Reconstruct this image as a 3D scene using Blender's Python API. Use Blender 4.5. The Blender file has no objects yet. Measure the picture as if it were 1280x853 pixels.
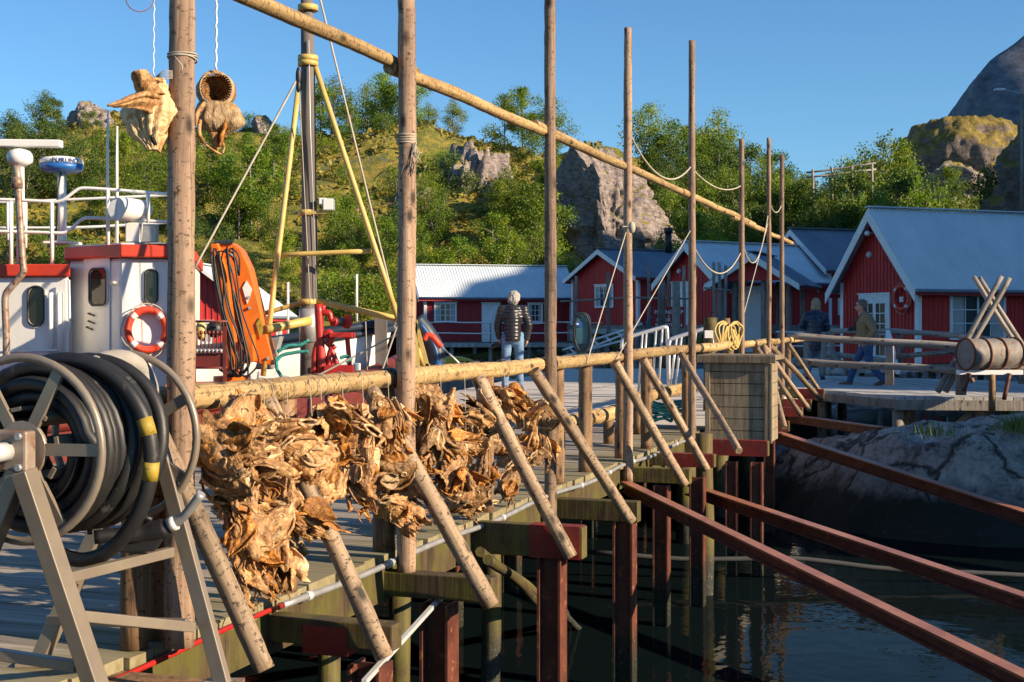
import bpy, math, random
import numpy as np
from mathutils import Vector, Matrix, Quaternion, noise as mnoise
rng = random.Random(7)
SC = bpy.context.scene
COL = SC.collection
F = 1650.0; HY = 405.0; CX = 640.0; H = 1.15
# ---------------- camera, sky, sun, exposure
cam_d = bpy.data.cameras.new('camera'); cam = bpy.data.objects.new('camera', cam_d); COL.objects.link(cam)
cam.location = (0, 0, H); cam.rotation_euler = (math.pi/2, 0, 0)
cam_d.sensor_width = 36; cam_d.lens = F/1280*36; cam_d.shift_y = -21.5/1280
cam_d.clip_start = 0.05; cam_d.clip_end = 3000
SC.camera = cam
SUN_AZ = math.radians(115); SUN_EL = math.radians(22)     # azimuth clockwise from +Y
SDIR = Vector((math.sin(SUN_AZ)*math.cos(SUN_EL), math.cos(SUN_AZ)*math.cos(SUN_EL), math.sin(SUN_EL)))
world = bpy.data.worlds.new('World'); SC.world = world; world.use_nodes = True
wn = world.node_tree.nodes; wl = world.node_tree.links
bg = wn['Background']; sky = wn.new('ShaderNodeTexSky'); sky.sky_type = 'NISHITA'; sky.sun_disc = False
sky.sun_elevation = SUN_EL; sky.sun_rotation = SUN_AZ; sky.air_density = 1.0; sky.dust_density = 0.15; sky.ozone_density = 3.5
sky.altitude = 0
tint = wn.new('ShaderNodeMix'); tint.data_type = 'RGBA'; tint.blend_type = 'MULTIPLY'; tint.inputs[0].default_value = 1; tint.inputs[7].default_value = (.37, .53, .63, 1); wl.new(sky.outputs[0], tint.inputs[6]); wl.new(tint.outputs[2], bg.inputs[0]); bg.inputs[1].default_value = 0.132
sun_d = bpy.data.lights.new('sun', 'SUN'); sun_d.energy = 5.0; sun_d.angle = math.radians(0.5); sun_d.color = (1.0, 0.80, 0.56)
sun = bpy.data.objects.new('sun', sun_d); COL.objects.link(sun)
sun.rotation_euler = SDIR.to_track_quat('Z', 'Y').to_euler()
SC.view_settings.view_transform = 'Standard'; SC.view_settings.look = 'None'
SC.view_settings.exposure = 0.95; SC.view_settings.gamma = 1; SC.view_settings.use_curve_mapping = False
try:
    SC.cycles.max_bounces = 6; SC.cycles.transparent_max_bounces = 4; SC.cycles.caustics_reflective = False; SC.cycles.caustics_refractive = False
except Exception: pass

# ---------------- helpers
def P(px, py, Y): return Vector(((px-CX)/F*Y, Y, H-(py-HY)/F*Y))
OE = Vector((-0.565, 6.66, 0)); D = Vector((0.3467, 1, 0)).normalized(); N = Vector((D.y, -D.x, 0)); Z = Vector((0, 0, 1))
def E(s, t, z): return OE + D*s + N*t + Z*z
def s_of(px, t=0.0):
    p = (px-CX)/F
    return (p*(OE.y+t*N.y)-OE.x-t*N.x)/(D.x-p*D.y)
def pE(px, py, t):
    s = s_of(px, t); q = E(s, t, 0); return E(s, t, H-(py-HY)/F*q.y)
ME = Matrix.Translation(OE) @ Matrix(((D.x, -N.x, 0, 0), (D.y, -N.y, 0, 0), (0, 0, 1, 0), (0, 0, 0, 1)))
MW = {}
def link(o, parent, world_m):
    COL.objects.link(o)
    if parent is not None:
        o.parent = parent; o.matrix_basis = MW[parent.name].inverted() @ world_m
    else: o.matrix_basis = world_m
    MW[o.name] = world_m
    return o
def tag(o, label=None, cat=None, group=None, kind=None):
    if label: o['label'] = label
    if cat: o['category'] = cat
    if group: o['group'] = group
    if kind: o['kind'] = kind
    return o
def thing(name, label, cat, loc=(0, 0, 0), group=None, m=None):
    o = bpy.data.objects.new(name, None); o.empty_display_size = .1
    link(o, None, m if m is not None else Matrix.Translation(Vector(loc)))
    return tag(o, label, cat, group)
def add_mesh(name, verts, faces, mat, parent=None, m=None, smooth=False, fsm=None):
    if m is None: m = MW[parent.name] if parent is not None else None
    if m is None:
        a = np.array([tuple(v) for v in verts]); m = Matrix.Translation(Vector(((a[:,0].min()+a[:,0].max())/2, (a[:,1].min()+a[:,1].max())/2, a[:,2].min())))
    inv = m.inverted()
    me = bpy.data.meshes.new(name); me.from_pydata([inv @ Vector(v) for v in verts], [], faces)
    me.materials.append(mat); me.update()
    if smooth: me.polygons.foreach_set('use_smooth', [True]*len(me.polygons))
    elif fsm: me.polygons.foreach_set('use_smooth', fsm)
    return link(bpy.data.objects.new(name, me), parent, m)
def frame_of(d):
    d = d.normalized(); a = Vector((0, 0, 1)) if abs(d.z) < .9 else Vector((1, 0, 0))
    x = d.cross(a).normalized(); return x, x.cross(d).normalized()
class MB:
    def __init__(s): s.v = []; s.f = []; s.sm = []
    def face(s, pts, sm=False):
        n = len(s.v); s.v += [Vector(p) for p in pts]; s.f.append(tuple(range(n, n+len(pts)))); s.sm.append(sm)
    def box(s, o, a, b, c):
        o, a, b, c = Vector(o), Vector(a), Vector(b), Vector(c)
        if a.cross(b).dot(c) < 0: a, b = b, a
        n = len(s.v); s.v += [o, o+a, o+a+b, o+b, o+c, o+a+c, o+a+b+c, o+b+c]
        for f in ((3,2,1,0),(4,5,6,7),(0,1,5,4),(1,2,6,5),(2,3,7,6),(3,0,4,7)): s.f.append(tuple(n+i for i in f)); s.sm.append(False)
        return s
    def cbox(s, c, sx, sy, sz, ax=None):
        ax = ax or (Vector((1,0,0)), Vector((0,1,0)), Z)
        a, b, k = ax[0]*sx, ax[1]*sy, ax[2]*sz
        return s.box(Vector(c)-a/2-b/2-k/2, a, b, k)
    def bar(s, p0, p1, w, h, up=Z):
        p0, p1 = Vector(p0), Vector(p1); d = p1-p0; x = d.cross(up)
        if x.length < 1e-4: x = d.cross(Vector((1,0,0)))
        x.normalize(); y = x.cross(d).normalized()
        return s.box(p0-x*w/2-y*h/2, d, x*w, y*h)
    def tube(s, pts, r, n=8, closed=False, cap=True, nz=0.0, seed=0, flat=1.0):
        pts = [Vector(p) for p in pts]; m = len(pts)
        rs = r if isinstance(r, (list, tuple)) else [r]*m
        base = len(s.v); x = None
        for i, p in enumerate(pts):
            if closed: d = pts[(i+1) % m]-pts[i-1]
            else: d = pts[min(i+1, m-1)]-pts[max(i-1, 0)]
            if d.length < 1e-9: d = Vector((0, 0, 1))
            d.normalize()
            if x is None: x, y = frame_of(d)
            else:
                x = (x-d*x.dot(d))
                x = x.normalized() if x.length > 1e-6 else frame_of(d)[0]
                y = x.cross(d).normalized()
            for k in range(n):
                a = 2*math.pi*k/n; q = p+(x*math.cos(a)+y*math.sin(a)*flat)*rs[i]
                if nz: q = p+(q-p)*(1+nz*mnoise.noise(q*14+Vector((seed*3.1, seed, 0)))+nz*.8*mnoise.noise(q*45))
                s.v.append(q)
        R = m if closed else m-1
        for i in range(R):
            for k in range(n):
                a = base+i*n+k; b = base+i*n+(k+1) % n; c = base+((i+1) % m)*n+(k+1) % n; e = base+((i+1) % m)*n+k
                s.f.append((a, b, c, e)); s.sm.append(True)
        if cap and not closed:
            s.f.append(tuple(base+k for k in range(n))[::-1]); s.sm.append(False)
            s.f.append(tuple(base+(m-1)*n+k for k in range(n))); s.sm.append(False)
        return s
    def ellip(s, c, rx, ry, rz, nu=10, nv=7, ax=None):
        ax = ax or (Vector((1,0,0)), Vector((0,1,0)), Z); c = Vector(c); b = len(s.v)
        s.v.append(c-ax[2]*rz)
        for j in range(1, nv):
            ph = -math.pi/2+math.pi*j/nv
            for i in range(nu):
                a = 2*math.pi*i/nu
                s.v.append(c+ax[0]*rx*math.cos(ph)*math.cos(a)+ax[1]*ry*math.cos(ph)*math.sin(a)+ax[2]*rz*math.sin(ph))
        s.v.append(c+ax[2]*rz); t = len(s.v)-1
        for i in range(nu):
            s.f.append((b, b+1+(i+1) % nu, b+1+i)); s.sm.append(True)
            s.f.append((t, b+1+(nv-2)*nu+i, b+1+(nv-2)*nu+(i+1) % nu)); s.sm.append(True)
            for j in range(nv-2):
                q = b+1+j*nu
                s.f.append((q+i, q+(i+1) % nu, q+nu+(i+1) % nu, q+nu+i)); s.sm.append(True)
        return s
    def prism(s, poly, ext):
        n = len(poly); poly = [Vector(p) for p in poly]; ext = Vector(ext)
        nr = Vector((0,0,0))
        for i in range(n): nr += poly[i].cross(poly[(i+1) % n])
        if nr.dot(ext) < 0: poly = poly[::-1]
        b = len(s.v); s.v += poly+[p+ext for p in poly]
        s.f.append(tuple(range(b, b+n))[::-1]); s.f.append(tuple(range(b+n, b+2*n))); s.sm += [False, False]
        for i in range(n): s.f.append((b+i, b+(i+1) % n, b+n+(i+1) % n, b+n+i)); s.sm.append(False)
        return s
    def build(s, name, mat, parent=None, m=None, bevel=0):
        o = add_mesh(name, s.v, s.f, mat, parent, m, fsm=s.sm)
        if bevel:
            b = o.modifiers.new('bevel', 'BEVEL'); b.width = bevel; b.segments = 2; b.limit_method = 'ANGLE'; b.angle_limit = .6
        return o
def arc(c, ax, ay, r, a0, a1, n, ry=None):
    return [Vector(c)+ax*r*math.cos(a0+(a1-a0)*i/n)+ay*(ry or r)*math.sin(a0+(a1-a0)*i/n) for i in range(n+1)]
def smooth(pts, k=4, it=2):
    sm = [pts[i].lerp(pts[i+1], j/k) for i in range(len(pts)-1) for j in range(k)]+[pts[-1]]
    for _ in range(it): sm = [sm[0]]+[(sm[i-1]+sm[i]*2+sm[i+1])/4 for i in range(1, len(sm)-1)]+[sm[-1]]
    return sm
def log(name, p0, p1, r0, r1, mat, parent=None, sides=12, crook=.006, nz=.05, seg=.09, seed=None):
    p0, p1 = Vector(p0), Vector(p1); L = (p1-p0).length; n = max(3, min(60, int(L/seg)))
    seed = rng.random()*50 if seed is None else seed
    q = (p1-p0).to_track_quat('Z', 'X'); m = Matrix.Translation(p0) @ q.to_matrix().to_4x4()
    pts = []; rs = []
    for i in range(n+1):
        u = i/n; k = math.sin(u*math.pi)*crook*L
        o = Vector((mnoise.noise(Vector((seed, u*2.2*L/3, 0)))*k*2, mnoise.noise(Vector((seed+9, u*2.2*L/3, 4)))*k*2, u*L))
        pts.append(m @ o); rs.append((r0+(r1-r0)*u)*(1+.05*mnoise.noise(Vector((seed+3, u*L*3, 1)))))
    b = MB().tube(pts, rs, sides, nz=nz, seed=seed)
    return b.build(name, mat, parent, m)
def dup(root, m, label=None, group=None):
    r = root.copy(); COL.objects.link(r); r.matrix_basis = m; MW[r.name] = m
    if label: r['label'] = label
    if group: r['group'] = group
    for ch in list(root.children):
        c = ch.copy(); COL.objects.link(c); c.parent = r; c.matrix_basis = ch.matrix_basis.copy()
        for g in list(ch.children):
            d = g.copy(); COL.objects.link(d); d.parent = c; d.matrix_basis = g.matrix_basis.copy()
    return r
ORD = ['leftmost', 'second from left', 'third from left', 'fourth from left', 'fifth from left', 'sixth from left',
       'seventh from left', 'eighth from left', 'ninth from left', 'tenth from left', 'eleventh from left', 'twelfth from left',
       'thirteenth from left', 'fourteenth from left', 'fifteenth from left', 'sixteenth from left']
def order_labels(items):            # items: (object, base label, x in picture): same base label -> place in the row
    d = {}
    for o, l, x in items: d.setdefault(l, []).append((x, o))
    for l, L in d.items():
        L.sort(key=lambda q: q[0])
        for i, (x, o) in enumerate(L):
            o['label'] = l if len(L) == 1 else l+', '+(('left one' if i == 0 else 'right one') if len(L) == 2 else ORD[i])

# ---------------- materials
def srgb(r, g, b):
    f = lambda c: (c/255/12.92 if c/255 <= .04045 else ((c/255+.055)/1.055)**2.4)
    return (f(r), f(g), f(b), 1)
def C4(c): return tuple(c) if len(c) == 4 else (*c, 1)
def nm(name):
    m = bpy.data.materials.new(name); m.use_nodes = True; nt = m.node_tree
    return m, nt, nt.nodes, nt.links, nt.nodes['Principled BSDF']
def coords(nt, scale=(1,1,1), rnd=True):
    N_, L_ = nt.nodes, nt.links
    tc = N_.new('ShaderNodeTexCoord'); mp = N_.new('ShaderNodeMapping'); mp.inputs['Scale'].default_value = scale
    if rnd:
        oi = N_.new('ShaderNodeObjectInfo'); mu = N_.new('ShaderNodeMath'); mu.operation = 'MULTIPLY'; mu.inputs[1].default_value = 37.3
        L_.new(oi.outputs['Random'], mu.inputs[0]); ad = N_.new('ShaderNodeVectorMath'); ad.operation = 'ADD'
        L_.new(tc.outputs['Object'], ad.inputs[0]); L_.new(mu.outputs[0], ad.inputs[1]); L_.new(ad.outputs[0], mp.inputs['Vector'])
    else: L_.new(tc.outputs['Object'], mp.inputs['Vector'])
    return mp.outputs[0]
def noi(nt, vec, scale, detail=4, rough=.55, dist=0):
    n = nt.nodes.new('ShaderNodeTexNoise'); n.inputs['Scale'].default_value = scale; n.inputs['Detail'].default_value = detail
    n.inputs['Roughness'].default_value = rough; n.inputs['Distortion'].default_value = dist
    nt.links.new(vec, n.inputs['Vector']); return n.outputs['Fac']
def ramp(nt, fac, stops, interp='LINEAR'):
    r = nt.nodes.new('ShaderNodeValToRGB'); cr = r.color_ramp; cr.interpolation = interp
    while len(cr.elements) < len(stops): cr.elements.new(.5)
    for e, (p, c) in zip(cr.elements, stops): e.position = p; e.color = C4(c)
    nt.links.new(fac, r.inputs[0]); return r.outputs[0]
def mix(nt, fac, a, b, mode='MIX'):
    m = nt.nodes.new('ShaderNodeMix'); m.data_type = 'RGBA'; m.blend_type = mode
    for i, v in ((0, fac), (6, a), (7, b)):
        if hasattr(v, 'is_output') or isinstance(v, bpy.types.NodeSocket): nt.links.new(v, m.inputs[i])
        else: m.inputs[i].default_value = v if i == 0 else C4(v)
    return m.outputs[2]
def bump(nt, h, strength, dist, bsdf, prev=None):
    b = nt.nodes.new('ShaderNodeBump'); b.inputs['Strength'].default_value = strength; b.inputs['Distance'].default_value = dist
    nt.links.new(h, b.inputs['Height'])
    if prev: nt.links.new(prev, b.inputs['Normal'])
    nt.links.new(b.outputs[0], bsdf.inputs['Normal']); return b.outputs[0]
def mathn(nt, op, a, b=None):
    m = nt.nodes.new('ShaderNodeMath'); m.operation = op
    for i, v in ((0, a), (1, b)):
        if v is None: continue
        if isinstance(v, bpy.types.NodeSocket): nt.links.new(v, m.inputs[i])
        else: m.inputs[i].default_value = v
    return m.outputs[0]
def worn(name, c1, c2, scale=6, rough=.5, metal=0, bmp=.1, bd=.003, stretch=(1,1,1), lo=.35, hi=.65, spot=None, spot_lo=.62, spot_sc=14, tide=False):
    m, nt, N_, L_, b = nm(name); v = coords(nt, stretch)
    c = ramp(nt, noi(nt, v, scale, 6, .6), [(lo, c1), (hi, c2)])
    if spot is not None:
        f = ramp(nt, noi(nt, v, spot_sc, 6, .7), [(spot_lo, (0,0,0)), (spot_lo+.06, (1,1,1))]); c = mix(nt, f, c, spot)
    if tide: c = tide_mix(nt, c)
    L_.new(c, b.inputs['Base Color']); b.inputs['Roughness'].default_value = rough; b.inputs['Metallic'].default_value = metal
    if bmp: bump(nt, noi(nt, v, scale*5, 6, .6), bmp, bd, b)
    return m
def tide_mix(nt, c):      # weed and barnacle band where the piles stand in the tide
    ge = nt.nodes.new('ShaderNodeNewGeometry'); sp = nt.nodes.new('ShaderNodeSeparateXYZ'); nt.links.new(ge.outputs['Position'], sp.inputs[0])
    z = mathn(nt, 'ADD', sp.outputs[2], mathn(nt, 'MULTIPLY', noi(nt, ge.outputs['Position'], 9, 6, .7), .35)); mr = nt.nodes.new('ShaderNodeMapRange'); mr.inputs[1].default_value = -1.0; mr.inputs[2].default_value = -.7; nt.links.new(z, mr.inputs[0])
    bn = ramp(nt, noi(nt, ge.outputs['Position'], 55, 2, .7), [(.6, (.02,.022,.014)), (.68, (.16,.15,.12))]); return mix(nt, mr.outputs[0], bn, c)
def wood(name, dark, mid, light, knots=True, ticks=0.0, green=None, rough=.75, zs=.06, sc=22, tide=False):
    m, nt, N_, L_, b = nm(name); v = coords(nt, (1, 1, zs)); v1 = coords(nt, (1, 1, 1))
    g = noi(nt, v, sc, 8, .65, .4)
    c = ramp(nt, g, [(.3, dark), (.48, mid), (.7, light)])
    blot = noi(nt, v1, 2.2, 4, .5); c = mix(nt, mathn(nt, 'MULTIPLY', blot, .45), c, mid)
    h = g
    big = noi(nt, coords(nt, (1, 1, .35)), 5, 5, .7); c = mix(nt, ramp(nt, big, [(.5, (0,0,0)), (.68, (.75,.75,.75))]), c, tuple(x*.8 for x in dark[:3]))
    crack = noi(nt, coords(nt, (1, 1, .02)), 14, 3, .5); cf = ramp(nt, crack, [(.485, (0,0,0)), (.5, (1,1,1)), (.515, (0,0,0))])
    c = mix(nt, mathn(nt, 'MULTIPLY', cf, .55), c, tuple(x*.35 for x in dark[:3]))
    if knots:
        vo = N_.new('ShaderNodeTexVoronoi'); vo.inputs['Scale'].default_value = 1.0; L_.new(coords(nt, (11, 11, 5)), vo.inputs['Vector'])
        kf = ramp(nt, vo.outputs['Distance'], [(.10, (1,1,1)), (.2, (.35,.35,.35)), (.26, (0,0,0))])
        c = mix(nt, kf, c, tuple(x*.22 for x in dark[:3]))
    if ticks:
        t = noi(nt, coords(nt, (1, 1, 1.6)), 38, 5, .7); tf = ramp(nt, t, [(.60-.08*ticks, (0,0,0)), (.66-.08*ticks, (1,1,1))]); c = mix(nt, mathn(nt, 'MULTIPLY', tf, .85), c, tuple(x*.25 for x in dark[:3]))
    if green:
        gf = ramp(nt, noi(nt, v1, 4.5, 6, .65), [(.42, (0,0,0)), (.6, (1,1,1))]); c = mix(nt, mathn(nt, 'MULTIPLY', gf, .75), c, green)
    oi = N_.new('ShaderNodeObjectInfo'); hs = N_.new('ShaderNodeHueSaturation'); L_.new(c, hs.inputs['Color'])
    mr = N_.new('ShaderNodeMapRange'); mr.inputs[3].default_value = .72; mr.inputs[4].default_value = 1.25; L_.new(oi.outputs['Random'], mr.inputs[0]); L_.new(mr.outputs[0], hs.inputs['Value'])
    L_.new(tide_mix(nt, hs.outputs[0]) if tide else hs.outputs[0], b.inputs['Base Color']); b.inputs['Roughness'].default_value = rough
    bump(nt, h, .7, .008, b); return m
def flat(name, c, rough=.5, metal=0, **k):
    c = C4(c); return worn(name, c, tuple(x*.8 for x in c[:3])+(1,), 5, rough, metal, **k)
M = {}
M['pole'] = wood('weathered_pole_wood', (.10,.06,.04), (.27,.175,.115), (.42,.30,.21), ticks=.35)
M['rail'] = wood('cut_log_wood', (.20,.12,.05), (.42,.28,.12), (.58,.42,.21), ticks=.7)
M['post'] = wood('brown_post_wood', (.08,.04,.02), (.22,.125,.06), (.36,.22,.11), ticks=.3)
M['brace'] = wood('grey_brace_wood', (.10,.07,.045), (.29,.20,.125), (.46,.34,.22), ticks=.6)
M['beam'] = wood('tarred_green_beam', (.028,.018,.008), (.075,.048,.02), (.14,.10,.04), knots=False, green=(.105,.098,.010), tide=True)
M['grey_wood'] = wood('silver_grey_wood', (.14,.12,.10), (.26,.23,.2), (.38,.34,.30), ticks=.2)
M['box_wood'] = wood('crate_board_wood', (.15,.11,.065), (.28,.22,.14), (.38,.31,.21), knots=False)
M['steel_brown'] = worn('rust_red_steel', (.075,.024,.017), (.16,.052,.032), 5, .5, .1, .4, .004, spot=(.26,.10,.045), spot_lo=.58, tide=True)
M['rail_steel_lit'] = worn('sunlit_rust_steel', (.26,.10,.055), (.40,.17,.09), 4, .4, .1, .3, .003, spot=(.45,.22,.12), spot_lo=.6)  # rust for upper flanges, made paler and more orange to paint in sunlight
M['red_paint'] = worn('flaking_red_paint', (.24,.02,.012), (.15,.015,.012), 7, .55, spot=(.13,.10,.06), spot_lo=.58, spot_sc=9)
M['white'] = worn('white_boat_paint', (.80,.79,.76), (.70,.70,.67), 3, .35, 0, .03, .002, spot=(.50,.36,.24), spot_lo=.66, spot_sc=9, stretch=(1,1,.25))
M['white_trim'] = worn('white_house_trim', (.86,.85,.83), (.76,.76,.76), 8, .6, 0, .1, .002)
M['orange_red'] = worn('boat_red_band', (.62,.055,.02), (.5,.04,.02), 4, .4)
M['galv'] = worn('galvanised_steel', (.45,.45,.45), (.33,.33,.34), 12, .45, .5)
M['galv_light'] = worn('bright_pipe', (.72,.73,.72), (.6,.61,.6), 12, .4, .3)
M['black_rubber'] = worn('black_rubber_hose', (.010,.010,.011), (.022,.022,.023), 5, .5, 0, .15, .001, spot=(.07,.065,.06), spot_lo=.63)
M['black'] = flat('matt_black', (.015,.015,.017), .5)
M['beige_steel'] = worn('beige_frame_paint', (.25,.21,.16), (.20,.165,.13), 6, .38, .2, .08, .002, spot=(.16,.07,.03), spot_lo=.7)
M['rusty_plate'] = worn('rust_stained_plate', (.34,.29,.24), (.22,.13,.08), 9, .45, .2, .1, .002, spot=(.13,.045,.02), spot_lo=.55)
M['yellow_band'] = worn('yellow_tape', (.42,.29,.03), (.30,.21,.03), 18, .6, spot=(.06,.05,.03), spot_lo=.6, spot_sc=30)
M['grey_hose'] = worn('worn_grey_hose', (.36,.33,.29), (.24,.22,.2), 9, .55, 0, .2, .003)
M['rope_white'] = flat('pale_twine', (.45,.40,.32), .8)
M['rope_yellow'] = flat('yellow_rope', (.58,.43,.15), .8)
M['rope_green'] = flat('sea_green_rope', (.04,.30,.25), .7)
M['yellow_pole'] = worn('ochre_steel_tube', (.58,.42,.12), (.48,.33,.1), 5, .45, 0, .1, spot=(.25,.12,.04), spot_lo=.68)
M['crane'] = worn('orange_crane_paint', (.72,.17,.012), (.58,.12,.01), 4, .4, 0, .08, spot=(.2,.07,.02), spot_lo=.68)
M['dark_red'] = worn('oxide_red_deck_gear', (.15,.022,.014), (.10,.018,.013), 6, .5, spot=(.07,.03,.02), spot_lo=.6)
M['winch_red'] = worn('bright_red_winch', (.45,.022,.015), (.30,.016,.012), 7, .4, spot=(.12,.03,.02), spot_lo=.62)
M['mast'] = worn('grey_mast_paint', (.10,.085,.075), (.17,.15,.135), 5, .85, 0, stretch=(1,1,.2))
M['blue'] = flat('blue_paint', (.02,.13,.42), .4)
M['navy'] = flat('navy_gunwale', (.02,.035,.06), .45)
M['teal_dark'] = flat('dark_teal_cover', (.02,.075,.10), .6)
M['charger'] = flat('teal_panel', (.05,.16,.2), .7)
M['lifebuoy'] = flat('orange_red_lifebuoy', (.68,.06,.025), .5)
M['lifebuoy_band'] = flat('white_buoy_band', (.75,.73,.7), .5)
M['glass_dark'] = flat('dark_cabin_glass', (.02,.022,.02), .06)
M['glass'] = flat('window_glass', (.06,.07,.075), .08)
M['curtain'] = flat('pale_curtain', (.45,.46,.46), .9)
M['yellow_kayak'] = flat('yellow_kayak_plastic', (.65,.42,.01), .35)
M['concrete'] = worn('quay_concrete', (.56,.51,.44), (.46,.42,.37), 1.6, .85, 0, .2, .004)
M['stone_dark'] = flat('dark_stone', (.05,.05,.05), .8)
M['alu'] = worn('aluminium_tube', (.68,.69,.7), (.58,.59,.6), 10, .35, .6)
M['rusty_drum'] = worn('dented_steel_drum', (.27,.245,.22), (.18,.16,.14), 6, .7, .05, .1, .003, spot=(.20,.07,.03), spot_lo=.58, spot_sc=8)
M['rust'] = worn('deep_rust', (.22,.07,.025), (.13,.04,.02), 12, .8)
M['black_text'] = flat('black_plate', (.02,.02,.02), .5)
M['text_white'] = flat('white_lettering', (.8,.8,.8), .6)
M['text_blue'] = flat('blue_lettering', (.02,.05,.2), .5)
def siding(name, c1, c2):
    m, nt, N_, L_, b = nm(name); v = coords(nt, (1,1,.12))
    c = ramp(nt, noi(nt, v, 5, 5, .6), [(.35, c1), (.65, c2)]); L_.new(c, b.inputs['Base Color']); b.inputs['Roughness'].default_value = .7
    bump(nt, noi(nt, v, 25, 4), .2, .004, b); return m
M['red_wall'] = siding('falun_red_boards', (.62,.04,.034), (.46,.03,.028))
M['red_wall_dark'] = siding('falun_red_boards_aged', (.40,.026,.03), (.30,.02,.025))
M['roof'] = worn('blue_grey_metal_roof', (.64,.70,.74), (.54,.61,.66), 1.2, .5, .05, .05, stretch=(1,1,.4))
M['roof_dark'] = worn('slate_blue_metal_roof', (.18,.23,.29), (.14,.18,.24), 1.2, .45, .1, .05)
M['white_door'] = flat('white_door_paint', (.85,.86,.87), .5)
def deckmat(name, width, cols, moss=True, axis=0):
    m, nt, N_, L_, b = nm(name); tc = N_.new('ShaderNodeTexCoord'); sp = N_.new('ShaderNodeSeparateXYZ'); L_.new(tc.outputs['Object'], sp.inputs[0])
    k = mathn(nt, 'FLOOR', mathn(nt, 'DIVIDE', sp.outputs[axis], width)); wn_ = N_.new('ShaderNodeTexWhiteNoise'); wn_.noise_dimensions = '1D'; L_.new(k, wn_.inputs['W'])
    st = (1.2, .06, 1) if axis == 0 else (.06, 1.2, 1)
    mp = N_.new('ShaderNodeMapping'); mp.inputs['Scale'].default_value = st; ad = N_.new('ShaderNodeVectorMath'); ad.operation = 'ADD'
    sc = mathn(nt, 'MULTIPLY', wn_.outputs['Value'], 40); L_.new(tc.outputs['Object'], ad.inputs[0]); L_.new(sc, ad.inputs[1]); L_.new(ad.outputs[0], mp.inputs['Vector'])
    g = noi(nt, mp.outputs[0], 22, 7, .65)
    c = ramp(nt, g, [(.3, cols[0]), (.5, cols[1]), (.7, cols[2])])
    br = N_.new('ShaderNodeMapRange'); br.inputs[3].default_value = .7; br.inputs[4].default_value = 1.2; L_.new(wn_.outputs['Value'], br.inputs[0])
    hs = N_.new('ShaderNodeHueSaturation'); L_.new(c, hs.inputs['Color']); L_.new(br.outputs[0], hs.inputs['Value']); c = hs.outputs[0]
    if moss:
        big = noi(nt, tc.outputs['Object'], 3.5, 6, .7)
        edge = N_.new('ShaderNodeMapRange'); edge.inputs[1].default_value = .0; edge.inputs[2].default_value = .9; edge.inputs[3].default_value = .30; edge.inputs[4].default_value = -.12; L_.new(sp.outputs[1], edge.inputs[0])
        f = ramp(nt, mathn(nt, 'ADD', big, edge.outputs[0]), [(.5, (0,0,0)), (.72, (1,1,1))]); c = mix(nt, mathn(nt, 'MULTIPLY', f, .6), c, (.19,.16,.05))
    L_.new(c, b.inputs['Base Color']); b.inputs['Roughness'].default_value = .8; bump(nt, g, .5, .005, b); return m
M['deck'] = deckmat('pier_planks', .147, [(.13,.105,.08), (.29,.245,.19), (.42,.37,.30)])
M['deck_grey'] = deckmat('silvery_planks', .15, [(.30,.29,.27), (.42,.41,.39), (.5,.49,.47)], False)
def watermat():
    m, nt, N_, L_, b = nm('harbour_water'); v = coords(nt, (1,1,1), False)
    b.inputs['Base Color'].default_value = (.004,.008,.009,1); b.inputs['Roughness'].default_value = .03; b.inputs['IOR'].default_value = 1.33; b.inputs['Specular IOR Level'].default_value = .035
    h1 = noi(nt, v, 1.6, 3, .5, .6); h2 = noi(nt, v, 6, 2, .5, .3); h = mathn(nt, 'ADD', h1, mathn(nt, 'MULTIPLY', h2, .25))
    bump(nt, h, .18, .04, b); return m
M['water'] = watermat()
def hillmat(name='mossy_hillside', rockc=((.17,.15,.145), (.31,.27,.25)), moss=((.07,.085,.012), (.21,.20,.025), (.36,.25,.04)), th=(.62,.8), sc=.35):
    m, nt, N_, L_, b = nm(name); v = coords(nt, (1,1,1), False)
    ge = N_.new('ShaderNodeNewGeometry'); sp = N_.new('ShaderNodeSeparateXYZ'); L_.new(ge.outputs['Normal'], sp.inputs[0])
    n1 = noi(nt, v, sc, 8, .65); n2 = noi(nt, v, sc*4, 8, .7)
    mc = ramp(nt, mix(nt, .5, n1, n2), [(.38, moss[0]), (.5, moss[1]), (.6, moss[2])])
    rc = ramp(nt, noi(nt, coords(nt, (1,1,2.2), False), sc*5, 10, .7), [(.35, rockc[0]), (.65, rockc[1])])
    sl = mathn(nt, 'ADD', sp.outputs[2], mathn(nt, 'MULTIPLY', mathn(nt, 'SUBTRACT', n2, .5), .9))
    f = ramp(nt, sl, [(th[0], (0,0,0)), (th[1], (1,1,1))]); c = mix(nt, f, rc, mc)
    L_.new(c, b.inputs['Base Color']); b.inputs['Roughness'].default_value = .9
    bump(nt, noi(nt, v, sc*8, 10, .7), .9, .35, b); return m
M['hill'] = hillmat()
M['boulder'] = hillmat('boulder_rock', ((.13,.11,.105), (.46,.38,.35)), th=(.62,.8), sc=.5)
M['knoll'] = hillmat('mossy_knoll', ((.09,.075,.065), (.24,.19,.165)), ((.10,.085,.02), (.22,.16,.03), (.34,.25,.06)), th=(.25,.5), sc=.3)
M['mountain'] = hillmat('bare_mountain_rock', ((.06,.07,.09), (.17,.18,.21)), ((.07,.08,.05), (.1,.11,.06), (.14,.13,.08)), th=(.75,.95), sc=.02)
M['shore'] = hillmat('shore_rock', ((.10,.095,.09), (.34,.33,.32)), ((.16,.155,.15), (.30,.29,.28), (.42,.41,.4)), th=(.2,.5), sc=.8)
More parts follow.
